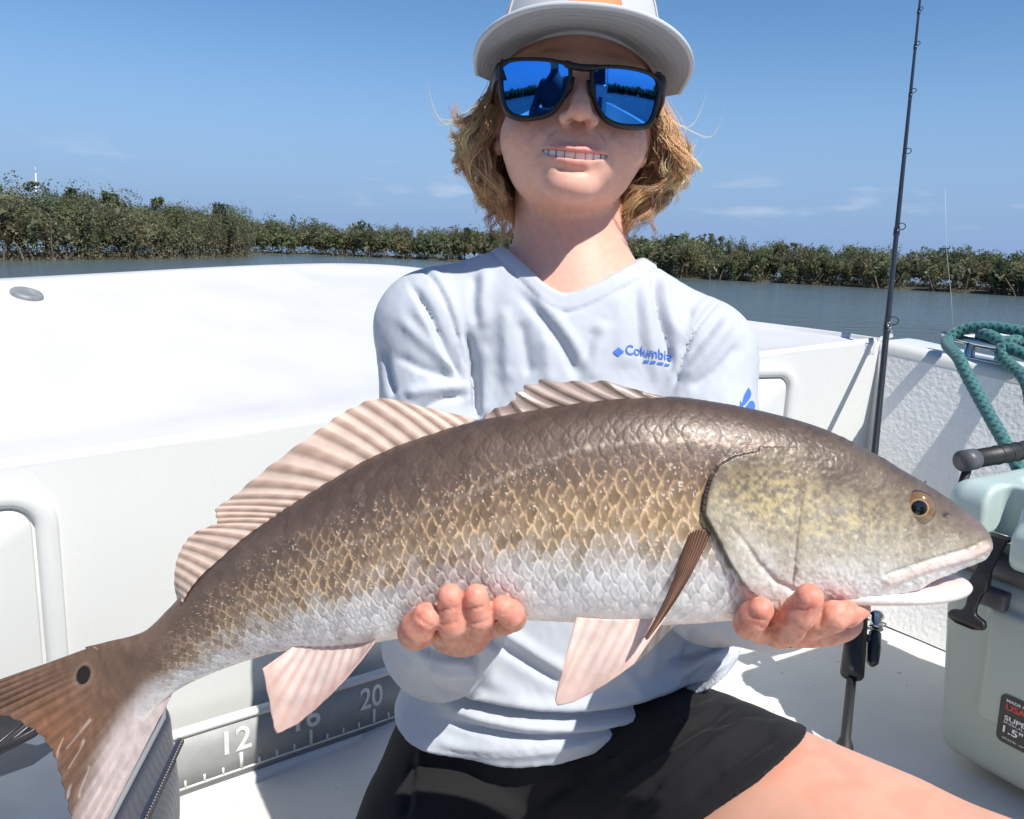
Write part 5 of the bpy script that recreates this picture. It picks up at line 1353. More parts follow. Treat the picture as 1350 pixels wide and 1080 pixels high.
# ------------------------------------------------------------------ sunglasses
gls = empty('sunglasses'); gls.parent = person; gls['label'] = 'black sunglasses with square blue mirrored lenses'
FRAME = mat('black_frame', (0.008, 0.008, 0.011), rough=0.38, spec=0.4)
MIRR = mat('blue_mirror_lens', (0.055, 0.33, 0.97), rough=0.025, metal=1.0)
def lens_y(x, z): return -0.1060 + 3.0 * x * x + 1.6 * z**2 - 0.20 * z
def lens_pt(px, py, lift=0.0):
    r = RH3.T @ ray(px, py); o = w2h(CAM[None])[0]; t = (-0.10 - o[1]) / r[1]
    for _ in range(8):
        q = o + r * t; t += (lens_y(q[0], q[2]) - lift - q[1]) / r[1]
    return o + r * t
LL = [(661, 89), (671, 80.5), (707, 79.5), (743, 84), (751, 91), (748, 113), (736, 138), (721, 151), (688, 155), (669, 148), (662, 127)]
LR = [(782, 97), (788, 89), (833, 91.5), (861, 100), (868, 110), (865, 137), (858, 160), (848, 166), (813, 164), (794, 152), (783.5, 127)]
for outl in (LL, LR):
    Pq = np.array(outl + outl[:2], float)
    ring = smooth_poly(np.array(outl + outl[:1], float), 64, 2)[:-1]
    loc = np.array([lens_pt(*q) for q in ring]); cc = loc.mean(0); k = len(loc)
    rows = []
    for f in np.concatenate([np.linspace(1.02, 0.03, 16)]):
        q = cc + (loc - cc) * f; q[:, 1] = lens_y(q[:, 0], q[:, 2]); rows.append(q)
    o = obj('lens', h2w(np.concatenate(rows)), grid_faces(len(rows), k, True), MIRR, gls)
    o['label'] = 'blue mirrored lens'
    rows = []
    for g2, lift in ((0.985, -0.0005), (0.985, 0.0016), (1.02, 0.0022), (1.065, 0.0022), (1.10, 0.0010), (1.11, -0.0030), (1.07, -0.0050), (0.99, -0.0035)):
        q = cc + (loc - cc) * np.array([1 + (g2 - 1) * 1.0, 1, 1 + (g2 - 1) * 1.25]); q[:, 1] = lens_y(q[:, 0], q[:, 2]) - lift; rows.append(q)
    rows.append(rows[0].copy())
    obj('rim', h2w(np.concatenate(rows)), grid_faces(len(rows), k, True), FRAME, gls)
mb = MB()
br = np.array([lens_pt(745, 84), lens_pt(757, 88), lens_pt(767, 90), lens_pt(777, 90), lens_pt(788, 90)]); br[:, 1] -= 0.0005
mb.tube(h2w(smooth_poly(br, 16)), 0.0046, n=12, flat=0.62)
for s_, pads in ((1, [(752, 100), (750, 115), (743, 128)]), (1, [(780, 104), (782, 120), (786, 133)])):
    q = np.array([lens_pt(*a) for a in pads]); q[:, 1] += 0.0025; mb.tube(h2w(q), [0.0042, 0.0036, 0.0022], n=8)
mb.build('bridge', FRAME, gls)
for a, b_, e in (((664, 92), (655, 93), -1), ((866, 108), (876, 110), 1)):
    p0 = lens_pt(*a); p1 = lens_pt(*b_)
    pts = np.array([p0, p1 + [0, 0.002, 0], [e * 0.0745, -0.060, p1[2] - 0.001], [e * 0.0775, -0.01, p1[2] - 0.002], [e * 0.0765, 0.035, p1[2] - 0.012]])
    mb = MB(); pp_ = smooth_poly(pts, 26); r_ = np.interp(np.linspace(0, 1, 26), [0, 0.15, 0.5, 1], [0.0072, 0.0068, 0.0040, 0.0030])
    mb.tube(h2w(pp_), r_, n=12, flat=0.45) if False else None
    V_ = []
    for i in range(26):
        w_ = r_[i]; V_.append(pp_[i] + np.array([[-0.002 * 1, 0, -w_], [0.002, 0, -w_], [0.002, 0, w_], [-0.002, 0, w_]]))
    mb.add(h2w(np.concatenate(V_)), [grid_faces(26, 4, True), np.array([[0, 1, 2, 3], [103, 102, 101, 100]])])
    bevel(mb.build('temple', FRAME, gls, smooth=False), 0.0012)

# ------------------------------------------------------------------ hair
HAIR = mat('blond_hair', (0.4, 0.28, 0.14), rough=0.36, attr='Col', trans=0.48, spec=0.5)
rng = np.random.default_rng(5)
mbh = MB()
def strand_set(guides, n_each, spread, r0, rng, tone):
    """strands of each lock run together towards the lock's tip; guides (G,K,3) head-local"""
    for G_ in guides:
        K = len(G_); t = np.linspace(0, 1, K)
        t0 = tone * rng.uniform(0.72, 1.22)
        for _ in range(n_each):
            o = rng.normal(size=3) * spread; w = np.interp(t, [0, 0.25, 0.7, 1.0], [0.9, 1.0, 0.6, 0.18])
            ph_, am = rng.uniform(0, 6.28), rng.uniform(0, 0.0006)
            stray = rng.normal(size=3) * spread * (1.8 if rng.random() < 0.03 else 0.2)
            p = G_ + o * w[:, None] + np.stack([np.sin(t * 9 + ph_), np.cos(t * 7 + ph_), np.sin(t * 8 + ph_)], -1) * am * t[:, None] + stray * (t**2)[:, None]
            L_ = rng.uniform(0.78, 1.0); p = np.stack([np.interp(t * L_, t, p[:, k]) for k in range(3)], -1)
            rad = r0 * rng.uniform(0.7, 1.2) * np.interp(t, [0, 0.1, 0.7, 1.0], [0.8, 1.0, 0.85, 0.15])
            c = t0 * rng.uniform(0.75, 1.3)
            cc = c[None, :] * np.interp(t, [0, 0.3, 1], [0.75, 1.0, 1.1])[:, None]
            tan = np.gradient(p, axis=0); tan /= np.linalg.norm(tan, axis=1)[:, None] + 1e-9
            a = np.cross(tan, [0.3, 1.0, 0.2]); a /= np.linalg.norm(a, axis=1)[:, None] + 1e-9; b = np.cross(tan, a)
            ang = np.array([0, 2.094, 4.189])
            Vv = (p[:, None] + rad[:, None, None] * (np.cos(ang)[None, :, None] * a[:, None] + np.sin(ang)[None, :, None] * b[:, None])).reshape(-1, 3)
            mbh.add(h2w(Vv), grid_faces(K, 3, True), np.repeat(cc, 3, 0))
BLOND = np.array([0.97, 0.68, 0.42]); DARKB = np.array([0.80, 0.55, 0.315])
K = 14; t = np.linspace(0, 1, K)
def lock(ang, z0, Lz, out1, out2, flip, rng, fwd=0.0, wave=1.0):
    """a wavy lock: hangs from under the cap, bellies out by out1, its tip at out2, flipped up by flip"""
    d = np.array([math.sin(ang), -math.cos(ang)]); tg = np.array([-d[1], d[0]])
    b = np.array([0.0745 * math.sin(ang), 0.010 - 0.089 * math.cos(ang)])
    off = out1 * np.sin(np.clip(t * 1.15, 0, 1) * np.pi * 0.62) + (out2 - out1 * 0.93) * sstep(0.35, 1.0, t)
    neckin = -0.020 * sstep(-0.035, -0.10, z0 - Lz * t)
    wl = Lz / rng.uniform(0.042, 0.062) * 2 * np.pi; p1, p2 = rng.uniform(0, 6.28, 2); am = sstep(0.05, 0.5, t) * wave
    z = z0 - Lz * t + flip * 0.034 * sstep(0.60, 1.0, t)**1.5
    off = off + neckin + 0.0042 * am * np.sin(wl * t + p1)
    xy = b[None] + d[None] * off[:, None] + np.stack([np.zeros(K), -fwd * t], -1) + tg[None] * (0.0075 * am * np.sin(wl * t * 0.8 + p2))[:, None]
    return np.concatenate([xy, z[:, None]], 1)
gs = []; gd = []; gu = []
for s in (-1, 1):
    kx = 1.22 if s > 0 else 1.0
    for i in range(70):       # under layer, long, towards the nape
        ang = s * math.radians(rng.uniform(84, 178)); gd.append(lock(ang, rng.uniform(0.00, 0.030), rng.uniform(0.105, 0.145), rng.uniform(0.004, 0.016), rng.uniform(-0.012, 0.010), rng.uniform(-0.2, 0.3), rng, wave=0.8))
    for i in range(84):       # middle layer
        ang = s * math.radians(rng.uniform(76, 132)); gs.append(lock(ang, rng.uniform(0.00, 0.034), rng.uniform(0.075, 0.138), rng.uniform(0.012, 0.026) * kx, rng.uniform(0.0, 0.030) * kx, rng.uniform(0.0, 1.1), rng, fwd=rng.uniform(-0.01, 0.016), wave=1.4))
    for i in range(70):       # outer curls that flip away from the face
        ang = s * math.radians(rng.uniform(74, 112)); gu.append(lock(ang, rng.uniform(0.000, 0.024), rng.uniform(0.050, 0.105), rng.uniform(0.016, 0.028) * kx, rng.uniform(0.020, 0.042) * kx, rng.uniform(0.4, 1.2), rng, fwd=rng.uniform(-0.005, 0.018), wave=1.3))
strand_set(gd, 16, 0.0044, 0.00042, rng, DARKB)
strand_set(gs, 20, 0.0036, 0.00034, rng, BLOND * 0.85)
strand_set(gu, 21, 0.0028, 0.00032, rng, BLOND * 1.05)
fly = []
for i in range(10):
    s = 1 if i % 3 else -1; ang = s * math.radians(rng.uniform(76, 105)); fly.append(lock(ang, rng.uniform(0.0, 0.03), rng.uniform(0.02, 0.09), rng.uniform(0.015, 0.035), rng.uniform(0.045, 0.068), rng.uniform(0.8, 2.0), rng))
strand_set(fly, 2, 0.003, 0.00030, rng, BLOND * 1.3)
ho = mbh.build('hair', HAIR, person); ho['label'] = 'wavy shoulder-length blond hair'

# ------------------------------------------------------------------ fishing rod leaning in the corner
BLK = mat('black_blank', (0.018, 0.019, 0.022), rough=0.25, spec=0.6, rvar=0.06)
BLKM = mat('black_matte_grip', (0.016, 0.016, 0.017), rough=0.55, var=0.15, vscale=90)
STEEL = mat('polished_steel', (0.62, 0.62, 0.62), rough=0.18, metal=1.0)
rod = empty('fishing_rod'); tag(rod, 'black fishing rod with spinning reel leaning against the bow deck corner', 'fishing rod')
rb0 = Zp(1109, 1030, floor_z(0.5) + 0.005); rc0 = U(1167.5, 450, 1.56)
rdir = rc0 - rb0; rdir /= np.linalg.norm(rdir)
rdir0 = rdir.copy()
def rod_at(py):
    """point of the straight rod that shows at photograph height py"""
    s = np.linspace(0, 4, 8001); P = rb0 + s[:, None] * rdir; q = proj(P)[:, 1]; return s[np.argmin(np.abs(q - py))]
s_tip = min(rod_at(-120), 3.2)
mb = MB(); ss = np.linspace(rod_at(893) , s_tip, 40); mb.tube(rb0 + ss[:, None] * rdir, np.interp(ss, [ss[0], rod_at(600), rod_at(450), ss[-1]], [0.0075, 0.0065, 0.0058, 0.0022]), n=12); mb.build('blank', BLK, rod)
mb = MB(); sg = np.array([0.0, 0.01, 0.05, 0.06, rod_at(893)]); mb.tube(rb0 + sg[:, None] * rdir, [0.010, 0.012, 0.011, 0.0068, 0.0068], n=14); mb.build('butt', BLKM, rod)
sg = np.array([rod_at(892), rod_at(889), rod_at(860), rod_at(830), rod_at(800), rod_at(770), rod_at(740)]); mb = MB(); mb.tube(rb0 + sg[:, None] * rdir, [0.0145, 0.0165, 0.0160, 0.0150, 0.0135, 0.0125, 0.0075], n=18); mb.build('grip', BLKM, rod)
# reel on the right of the seat
side = np.cross(rdir, FW); side /= np.linalg.norm(side)
if side[0] < 0: side = -side
fwd_ = np.cross(side, rdir)
reel = MB(); c = rb0 + rod_at(835) * rdir + side * 0.016
reel.tube([c - side * 0.006, c + side * 0.012, c + side * 0.018], [0.006, 0.0055, 0.008], n=10)
bc = c + side * 0.014
reel.tube([bc - rdir * 0.040, bc - rdir * 0.034, bc - rdir * 0.01, bc + rdir * 0.014, bc + rdir * 0.018], [0.003, 0.0085, 0.0105, 0.009, 0.004], n=16)
reel.build('reel_body', BLK, rod)
sp_ = MB(); sp_.tube([bc + rdir * 0.020, bc + rdir * 0.022, bc + rdir * 0.024, bc + rdir * 0.040, bc + rdir * 0.042, bc + rdir * 0.048], [0.006, 0.0115, 0.0085, 0.0085, 0.0115, 0.009], n=18); sp_.build('spool', STEEL, rod)
ba = MB(); a_s = np.linspace(-0.3, np.pi + 0.3, 18); ba.tube(bc + rdir * 0.026 + 0.016 * (np.cos(a_s)[:, None] * fwd_ + np.sin(a_s)[:, None] * (side * 0.8 + rdir * 0.35)), 0.0013, n=6); ba.build('bail', STEEL, rod)
hd = MB(); h0 = rb0 + rod_at(850) * rdir - side * 0.008; hd.tube([h0, h0 - side * 0.022, h0 - side * 0.030 + rdir * 0.010, h0 - side * 0.036 + rdir * 0.026], [0.0042, 0.004, 0.0035, 0.003], n=8)
hd.tube([h0 - side * 0.036 + rdir * 0.024, h0 - side * 0.040 + rdir * 0.040], [0.0065, 0.0050], n=10); hd.build('crank_handle', BLKM, rod)
for py_, r in ((430, 0.011), (305, 0.009), (205, 0.0075), (125, 0.0065), (62, 0.0055), (16, 0.005)):
    p = rb0 + rod_at(py_) * rdir; g2 = MB(); g2.tube([p - rdir * 0.012, p + rdir * 0.012], 0.0066 if py_ > 300 else 0.0048, n=10)
    al2 = np.linspace(0, 2 * np.pi, 17); cn_ = p + fwd_ * (r + 0.006); g2.tube(cn_ + r * (np.cos(al2)[:, None] * fwd_ + np.sin(al2)[:, None] * side), 0.0011, n=5, caps=False); g2.build('line_guide', BLK, rod)
LINE = mat('fishing_line', (0.75, 0.78, 0.74), rough=0.3, trans=0.3)
lm = MB(); rng = np.random.default_rng(9); p = rb0 + rod_at(430) * rdir + side * 0.006
q = p + np.cumsum(rng.normal(size=(26, 3)) * 0.006, axis=0); q = q - (q - p) * 0.25 + side * 0.008; lm.tube(smooth_poly(q, 70), 0.0004, n=4); lm.build('line_tangle', LINE, rod)

# ------------------------------------------------------------------ hard cooler
ck = empty('hard_cooler'); tag(ck, 'sage green hard cooler with black rubber latch, at the right edge of the cockpit', 'cooler')
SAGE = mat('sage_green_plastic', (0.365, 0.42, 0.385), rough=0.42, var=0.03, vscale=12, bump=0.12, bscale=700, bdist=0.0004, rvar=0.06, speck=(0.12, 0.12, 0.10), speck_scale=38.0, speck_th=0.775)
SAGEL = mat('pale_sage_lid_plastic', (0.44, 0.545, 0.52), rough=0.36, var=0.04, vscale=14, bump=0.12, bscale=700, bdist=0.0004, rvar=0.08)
RUB = mat('black_rubber', (0.018, 0.018, 0.018), rough=0.5, var=0.2, vscale=80, rvar=0.1)
GASK = mat('dark_grey_gasket', (0.085, 0.085, 0.095), rough=0.45)
CB = Zp(1212, 990, 0.078); e1 = np.array([0.46, -0.888, 0.032]); e1 /= np.linalg.norm(e1); e3 = np.array([-0.03, 0.0, 1.0]); e3 /= np.linalg.norm(e3); e2 = np.cross(e3, e1); e2 /= np.linalg.norm(e2)
AX = np.stack([e1, e2, e3])
def c2w(p): return CB + np.asarray(p, float) @ AX
CWd, CDp, CH = 0.62, 0.29, 0.40
def on_cooler(px, py, y=-0.0096):
    # photograph point onto the cooler's front (local y)
    o = (CAM - CB) @ AX.T; r = ray(px, py) @ AX.T; t_ = (y - o[1]) / r[1]; return o + r * t_
LX = float(on_cooler(1313, 715, 0.0)[0])
zb0, zb1 = 0.012, 0.285                                       # body, gasket, lid heights
def f_cbody(p):
    q = p - np.array([CWd / 2, CDp / 2, (zb0 + zb1) / 2]); k = 1 + 0.05 * (q[:, 2] / 0.27 - 0.5)
    q2 = q.copy(); q2[:, 0] /= k; q2[:, 1] /= k
    d = rbox(q2, (CWd / 2, CDp / 2, (zb1 - zb0) / 2), 0.026)
    # recessed foot and its stepped outline
    xx = p[:, 0]; step = np.interp(xx, [0.0, 0.035, 0.075, 0.12, 0.50, 0.54, 0.58], [0.045, 0.040, 0.078, 0.080, 0.080, 0.042, 0.042])
    rec = smax(p[:, 2] - step, p[:, 1] - 0.006, 0.003)
    d = smax(d, -rec, 0.004)
    # raised centre panel
    pn = rbox(p - np.array([0.33, 0.0, 0.175]), (0.255, 0.009, 0.078), 0.008); d = smin(d, pn, 0.004)
    return d
def f_clid(p):
    q = p - np.array([CWd / 2, CDp / 2, 0.355]); d = rbox(q, (CWd / 2 + 0.008, CDp / 2 + 0.008, 0.048), 0.030)
    d = smin(d, rbox(p - np.array([0.26, 0.03, 0.338]), (0.18, 0.050, 0.030), 0.02), 0.012)
    for sx in (LX, 0.47):
        slot = rbox(p - np.array([sx, -0.005, 0.360]), (0.021, 0.040, 0.075), 0.010); d = smax(d, -slot, 0.006)
    rim_ = np.abs(rbox(p - np.array([CWd / 2, CDp / 2, 0.40]), (CWd / 2 - 0.05, CDp / 2 - 0.05, 0.10), 0.05)) - 0.004
    d = smax(d, -smax(rim_, 0.398 - p[:, 2], 0.002), 0.004)
    return d
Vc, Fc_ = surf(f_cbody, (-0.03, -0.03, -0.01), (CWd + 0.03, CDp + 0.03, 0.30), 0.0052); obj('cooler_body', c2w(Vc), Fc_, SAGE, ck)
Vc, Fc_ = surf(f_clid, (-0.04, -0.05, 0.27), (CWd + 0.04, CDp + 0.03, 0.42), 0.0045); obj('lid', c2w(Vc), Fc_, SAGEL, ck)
mb = MB(); mb.box(c2w((CWd / 2, CDp / 2, 0.296)), AX, (CWd / 2 - 0.002, CDp / 2 - 0.002, 0.014)); bevel(mb.build('gasket', GASK, ck, smooth=False), 0.012, 3)
def latch(x):
    lt = empty('latch'); lt.parent = ck; lt['label'] = 'black rubber T latch'
    mb = MB(); mb.tube(c2w([(x - 0.020, 0.012, 0.338), (x + 0.020, 0.012, 0.338)]), 0.006, n=10); mb.build('latch_pin', STEEL, lt)
    dx = -0.010; V_ = []
    prof = [(0.345, 0.015, -0.004, 0.010), (0.325, 0.0145, -0.012, 0.010), (0.29, 0.012, -0.022, 0.009), (0.262, 0.017, -0.027, 0.010), (0.255, 0.017, -0.028, 0.010), (0.248, 0.011, -0.029, 0.009), (0.222, 0.009, -0.034, 0.008), (0.212, 0.012, -0.036, 0.008), (0.206, 0.030, -0.037, 0.008), (0.198, 0.034, -0.038, 0.0075), (0.191, 0.031, -0.038, 0.007), (0.188, 0.012, -0.038, 0.006)]
    prof = [(0.345 - (0.345 - z) * 0.74, hw * 0.9, y, th_) for z, hw, y, th_ in prof]
    for i, (z, hw, y, th_) in enumerate(prof):
        xc = x + dx * (0.345 - z) / 0.1 * 0.7; hw = hw * 0.82; V_.append(np.array([(xc - hw, y - th_ / 2, z), (xc + hw, y - th_ / 2, z), (xc + hw, y + th_ / 2, z), (xc - hw, y + th_ / 2, z)]))
    mb = MB(); n_ = len(prof); mb.add(c2w(np.concatenate(V_)), [grid_faces(n_, 4, True), np.array([[0, 1, 2, 3], [4 * n_ - 1, 4 * n_ - 2, 4 * n_ - 3, 4 * n_ - 4]])])
    o = mb.build('latch_strap', RUB, lt, smooth=False); bevel(o, 0.003, 3)
    mb = MB(); mb.box(c2w((x, 0.001, 0.262)), AX, (0.020, 0.012, 0.012)); bevel(mb.build('latch_keeper', GASK, lt, smooth=False), 0.004, 2)
latch(LX); latch(0.47)
# rope-style carry handle with black grip across the near end
mb = MB(); mb.tube(c2w([(-0.012, 0.065, 0.418), (-0.012, 0.235, 0.418)]), 0.0130, n=22); mb.build('handle_grip', RUB, ck)
for y_ in (0.052, 0.246):
    mb = MB(); mb.tube(c2w([(-0.012, y_ - 0.012, 0.418), (-0.012, y_ + 0.012, 0.418)]), 0.0146, n=22); mb.build('handle_end_cap', GASK, ck)
    mb = MB(); mb.tube(c2w([(-0.012, y_, 0.405), (-0.022, y_, 0.35), (-0.016, y_, 0.28)]), 0.006, n=8); mb.build('handle_cord', RUB, ck)
for k_ in range(6):
    al2 = np.linspace(0, 2 * np.pi, 23)
    mb = MB(); cpt = c2w((-0.012, 0.115 + 0.022 * k_, 0.418)); mb.tube(cpt + 0.0130 * (np.cos(al2)[:, None] * e1 + np.sin(al2)[:, None] * e3), 0.0011, n=5, caps=False); mb.build('grip_rib', RUB, ck)
# sticker
STK = mat('black_sticker', (0.02, 0.021, 0.024), rough=0.4); STW = mat('white_print', (0.75, 0.75, 0.75), rough=0.5); STR = mat('red_print', (0.55, 0.05, 0.05), rough=0.5); STB = mat('blue_sticker_panel', (0.035, 0.11, 0.30), rough=0.45)
st = empty('sticker'); st.parent = ck; st['label'] = 'black rounded sticker with white lettering'
sa_, sb_ = on_cooler(1317, 921), on_cooler(1349, 985)
sx0, sz1 = sa_[0], on_cooler(1325, 916)[2]; sz0 = on_cooler(1318, 978)[2]; sw = (sb_[0] - sx0); swid = max(0.06, sw * 2.2); sh_ = sz1 - sz0
def plate2(pts2, lift, m_, name):
    pts2 = np.array(pts2); c_ = pts2.mean(0); n_ = len(pts2); P = np.concatenate([[c_], pts2]); P3 = np.stack([P[:, 0], np.full(len(P), -0.0096 - lift), P[:, 1]], -1)
    return obj(name, c2w(P3), np.array([[0, 1 + i, 1 + (i + 1) % n_] for i in range(n_)]), m_, st, smooth=False)
plate2(rounded_outline(sx0, sx0 + swid, sz0, sz1, 0.008, 6), 0.0008, STK, 'backing')
plate2(rounded_outline(sx0 + 0.030 * swid / .06, sx0 + swid * 0.9, sz0 + sh_ * 0.16, sz0 + sh_ * 0.38, 0.002, 3), 0.0012, STB, 'panel')
def stext(body, x0, x1, z0, z1, m_, bold=0.015):
    V2, T_ = text_mesh(body, bold=bold); V2 = fit(V2, sx0 + swid * x0, sx0 + swid * x1, sz0 + sh_ * z0, sz0 + sh_ * z1); obj('lettering', c2w(np.stack([V2[:, 0], np.full(len(V2), -0.0096 - 0.0014), V2[:, 1]], -1)), T_, m_, st, smooth=False)
stext('MADE IN THE', 0.10, 0.62, 0.86, 0.92, STW); stext('USA', 0.10, 0.42, 0.70, 0.83, STR, 0.03); stext('*', 0.46, 0.58, 0.70, 0.83, STW)
stext('SUPERIOR', 0.10, 0.80, 0.48, 0.58, STW, 0.02); stext('INSULATION', 0.10, 0.80, 0.41, 0.46, STW, 0.0); stext('1.5"', 0.10, 0.42, 0.22, 0.37, STW, 0.02); stext('thick walls', 0.10, 0.6, 0.09, 0.135, STW, 0.0)

# ------------------------------------------------------------------ cleat and teal dock rope on the gunwale
cl = empty('cleat'); cl.parent = boat; cl['label'] = 'steel cleat on the gunwale'
def gun_top(px, py): 
    i = np.argmin(np.abs(proj(g_top)[:, 0] - px)); return g_top[i] + so_[i] * 0.055, so_[i], (g_top[min(i + 1, 89)] - g_top[i]) / np.linalg.norm(g_top[min(i + 1, 89)] - g_top[i])
cg, co, cd = gun_top(1290, 470); cg = cg - co * 0.012
mb = MB()
for s in (-1, 1):
    b_ = cg + cd * 0.028 * s; mb.tube([b_ + [0, 0, 0.0], b_ + [0, 0, 0.006], b_ + [0, 0, 0.028]], [0.014, 0.010, 0.008], n=14)
mb.build('cleat_post', STEEL, cl)
mb = MB(); q = np.array([cg + cd * s + np.array([0, 0, z]) for s, z in ((-0.085, 0.036), (-0.06, 0.032), (-0.02, 0.030), (0.02, 0.030), (0.06, 0.032), (0.085, 0.036))]); mb.tube(smooth_poly(q, 24), np.interp(np.linspace(0, 1, 24), [0, 0.1, 0.5, 0.9, 1], [0.004, 0.007, 0.009, 0.007, 0.004]), n=12); mb.build('cleat_horn', STEEL, cl)
mb = MB(); mb.box(cg + [0, 0, 0.002], np.stack([cd, co, [0, 0, 1]]), (0.055, 0.022, 0.002)); bevel(mb.build('cleat_base', STEEL, cl, smooth=False), 0.0015)
ROPE = None
def rope_material():
    m, nt, b = new_mat('teal_braided_rope'); lk = nt.links.new
    a = N(nt, 'ShaderNodeAttribute', attribute_name='Col'); lk(a.outputs['Color'], b.inputs['Base Color']); b.inputs['Roughness'].default_value = 0.7; b.inputs['Sheen Weight'].default_value = 0.3
    return m
ROPE = rope_material()
def braided(mb, pts, r, per=0.011):
    pts = np.asarray(pts, float); ln = np.linalg.norm(np.diff(pts, axis=0), axis=1).sum(); n = int(ln / 0.0012) + 2; n = min(n, 900)
    P = smooth_poly(pts, n, 3); t = np.gradient(P, axis=0); t /= np.linalg.norm(t, axis=1)[:, None]
    a = np.cross(t[0], [0.2, 0.1, 1.0]); a /= np.linalg.norm(a); k = 24; an = np.linspace(0, 2 * np.pi, k, endpoint=False); Vv = []; Cc = []
    d = np.concatenate([[0], np.cumsum(np.linalg.norm(np.diff(P, axis=0), axis=1))])
    for i in range(n):
        a = a - t[i] * (a @ t[i]); a /= np.linalg.norm(a); b = np.cross(t[i], a)
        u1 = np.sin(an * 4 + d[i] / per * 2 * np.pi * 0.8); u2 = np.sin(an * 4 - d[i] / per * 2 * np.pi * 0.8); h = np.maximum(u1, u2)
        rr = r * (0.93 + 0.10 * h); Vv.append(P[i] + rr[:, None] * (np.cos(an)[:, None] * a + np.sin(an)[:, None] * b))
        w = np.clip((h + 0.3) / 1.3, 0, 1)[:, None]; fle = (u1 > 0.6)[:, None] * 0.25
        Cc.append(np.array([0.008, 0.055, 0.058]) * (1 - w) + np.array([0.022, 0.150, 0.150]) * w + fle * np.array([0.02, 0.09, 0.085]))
    mb.add(np.concatenate(Vv), grid_faces(n, k, True), np.concatenate(Cc))
rp_ = MB()
zo = np.array([0, 0, 1.0])
L0 = cg + cd * -0.072
coil = [cg + cd * 0.30 + zo * 0.005 + co * 0.02, cg + cd * 0.18 + zo * 0.045 + co * 0.02, cg + cd * 0.06 + zo * 0.068, cg + cd * -0.02 + zo * 0.062, cg + cd * -0.052 + zo * 0.045 - co * 0.01, cg + cd * -0.062 + zo * 0.022 - co * 0.034,
        U(1264, 470, 1.40), U(1270, 486, 1.385), U(1302, 544, 1.31), U(1334, 600, 1.235), U(1346, 622, 1.21), U(1352, 700, 1.20)]
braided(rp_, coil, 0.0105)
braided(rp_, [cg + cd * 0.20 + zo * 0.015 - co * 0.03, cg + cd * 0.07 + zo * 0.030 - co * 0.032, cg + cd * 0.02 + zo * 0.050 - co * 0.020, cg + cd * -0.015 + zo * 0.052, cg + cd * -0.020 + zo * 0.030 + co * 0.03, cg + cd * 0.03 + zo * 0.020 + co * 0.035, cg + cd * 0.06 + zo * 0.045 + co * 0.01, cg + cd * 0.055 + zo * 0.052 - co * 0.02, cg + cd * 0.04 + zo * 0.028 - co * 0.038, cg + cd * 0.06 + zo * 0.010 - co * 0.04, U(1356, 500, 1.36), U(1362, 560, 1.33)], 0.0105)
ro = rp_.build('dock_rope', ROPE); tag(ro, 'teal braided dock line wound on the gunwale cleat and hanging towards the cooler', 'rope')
# white tip of a pole lying outboard behind the cleat, with its thin line
POLEW = mat('white_pole', (0.7, 0.7, 0.7), rough=0.4)
pa = U(1244, 446, 1.75); pb2 = U(1330, 441, 1.85)
mb = MB(); mb.tube([pa, pb2, pb2 + (pb2 - pa) * 1.5], [0.007, 0.009, 0.010], n=12, flat=0.6); pr_ = mb.build('push_pole', POLEW); tag(pr_, 'white pole end sticking out behind the cleat, outside the gunwale', 'pole')
mb = MB(); mb.tube([U(1257, 441, 1.765), U(1254, 390, 1.765), U(1248, 330, 1.77), U(1246, 250, 1.78)], [0.0005, 0.0005, 0.0004, 0.0003], n=4); mb.build('line', LINE, pr_)
mb = MB(); q0 = pb2 + (pb2 - pa) * 1.2; mb.tube([q0, np.array([q0[0] + 0.02, q0[1] - 0.03, 0.2]), np.array([q0[0] + 0.02, q0[1] - 0.02, WATER_Z - 0.3])], 0.012, n=10); mb.build('pole_bracket', POLEW, pr_)

# ------------------------------------------------------------------ soft bag by the tail, strap with buckle
NAVY = fabric('navy_bag_cloth', (0.018, 0.028, 0.060), 0.6, 250.0, 0.4, sheen=0.2, var=0.15)
BAGT = mat('grey_blue_coated_panel', (0.085, 0.105, 0.135), rough=0.32, var=0.08, vscale=25, bump=0.1, bscale=60, bdist=0.002)
PIP = mat('grey_piping', (0.22, 0.23, 0.24), rough=0.5); ZIP = mat('dark_zip', (0.10, 0.10, 0.105), rough=0.35, metal=0.5)
bag = empty('soft_cooler_bag'); tag(bag, "dark navy soft-sided bag with grey zip and piping behind the fish's tail", 'bag')
A0 = U(232, 906, 0.80); A1 = U(116, 1078, 0.565); A1[2] = A0[2] - 0.005
ax = (A1 - A0); bl = np.linalg.norm(ax); ax /= bl; bu = np.array([0, 0, 1.0]); bn = np.cross(ax, bu)
if bn[0] > 0: bn = -bn              # bn points away from the visible side (to the left)
bn /= np.linalg.norm(bn); bh = A0[2] - floor_z(A0[0]); bwid = 0.30
BAX = np.stack([ax, bn, bu])
def b2w(p): return A0 + np.asarray(p, float) @ BAX
def f_bag(p):
    q = p - np.array([bl * 0.75, bwid / 2, -bh / 2]); d = rbox(q, (bl * 0.75, bwid / 2, bh / 2), 0.028)
    return d - 0.005 * np.sin(p[:, 0] * 22) * np.exp(-((p[:, 2] + bh * 0.55) / 0.08)**2) - 0.004 * np.exp(-((p[:, 2] + bh * 0.4) / 0.05)**2)
Vg, Fg = surf(f_bag, (-0.03, -0.03, -bh - 0.02), (bl * 1.5 + 0.04, bwid + 0.03, 0.03), 0.005)
obj('bag_body', b2w(Vg), Fg, NAVY, bag)
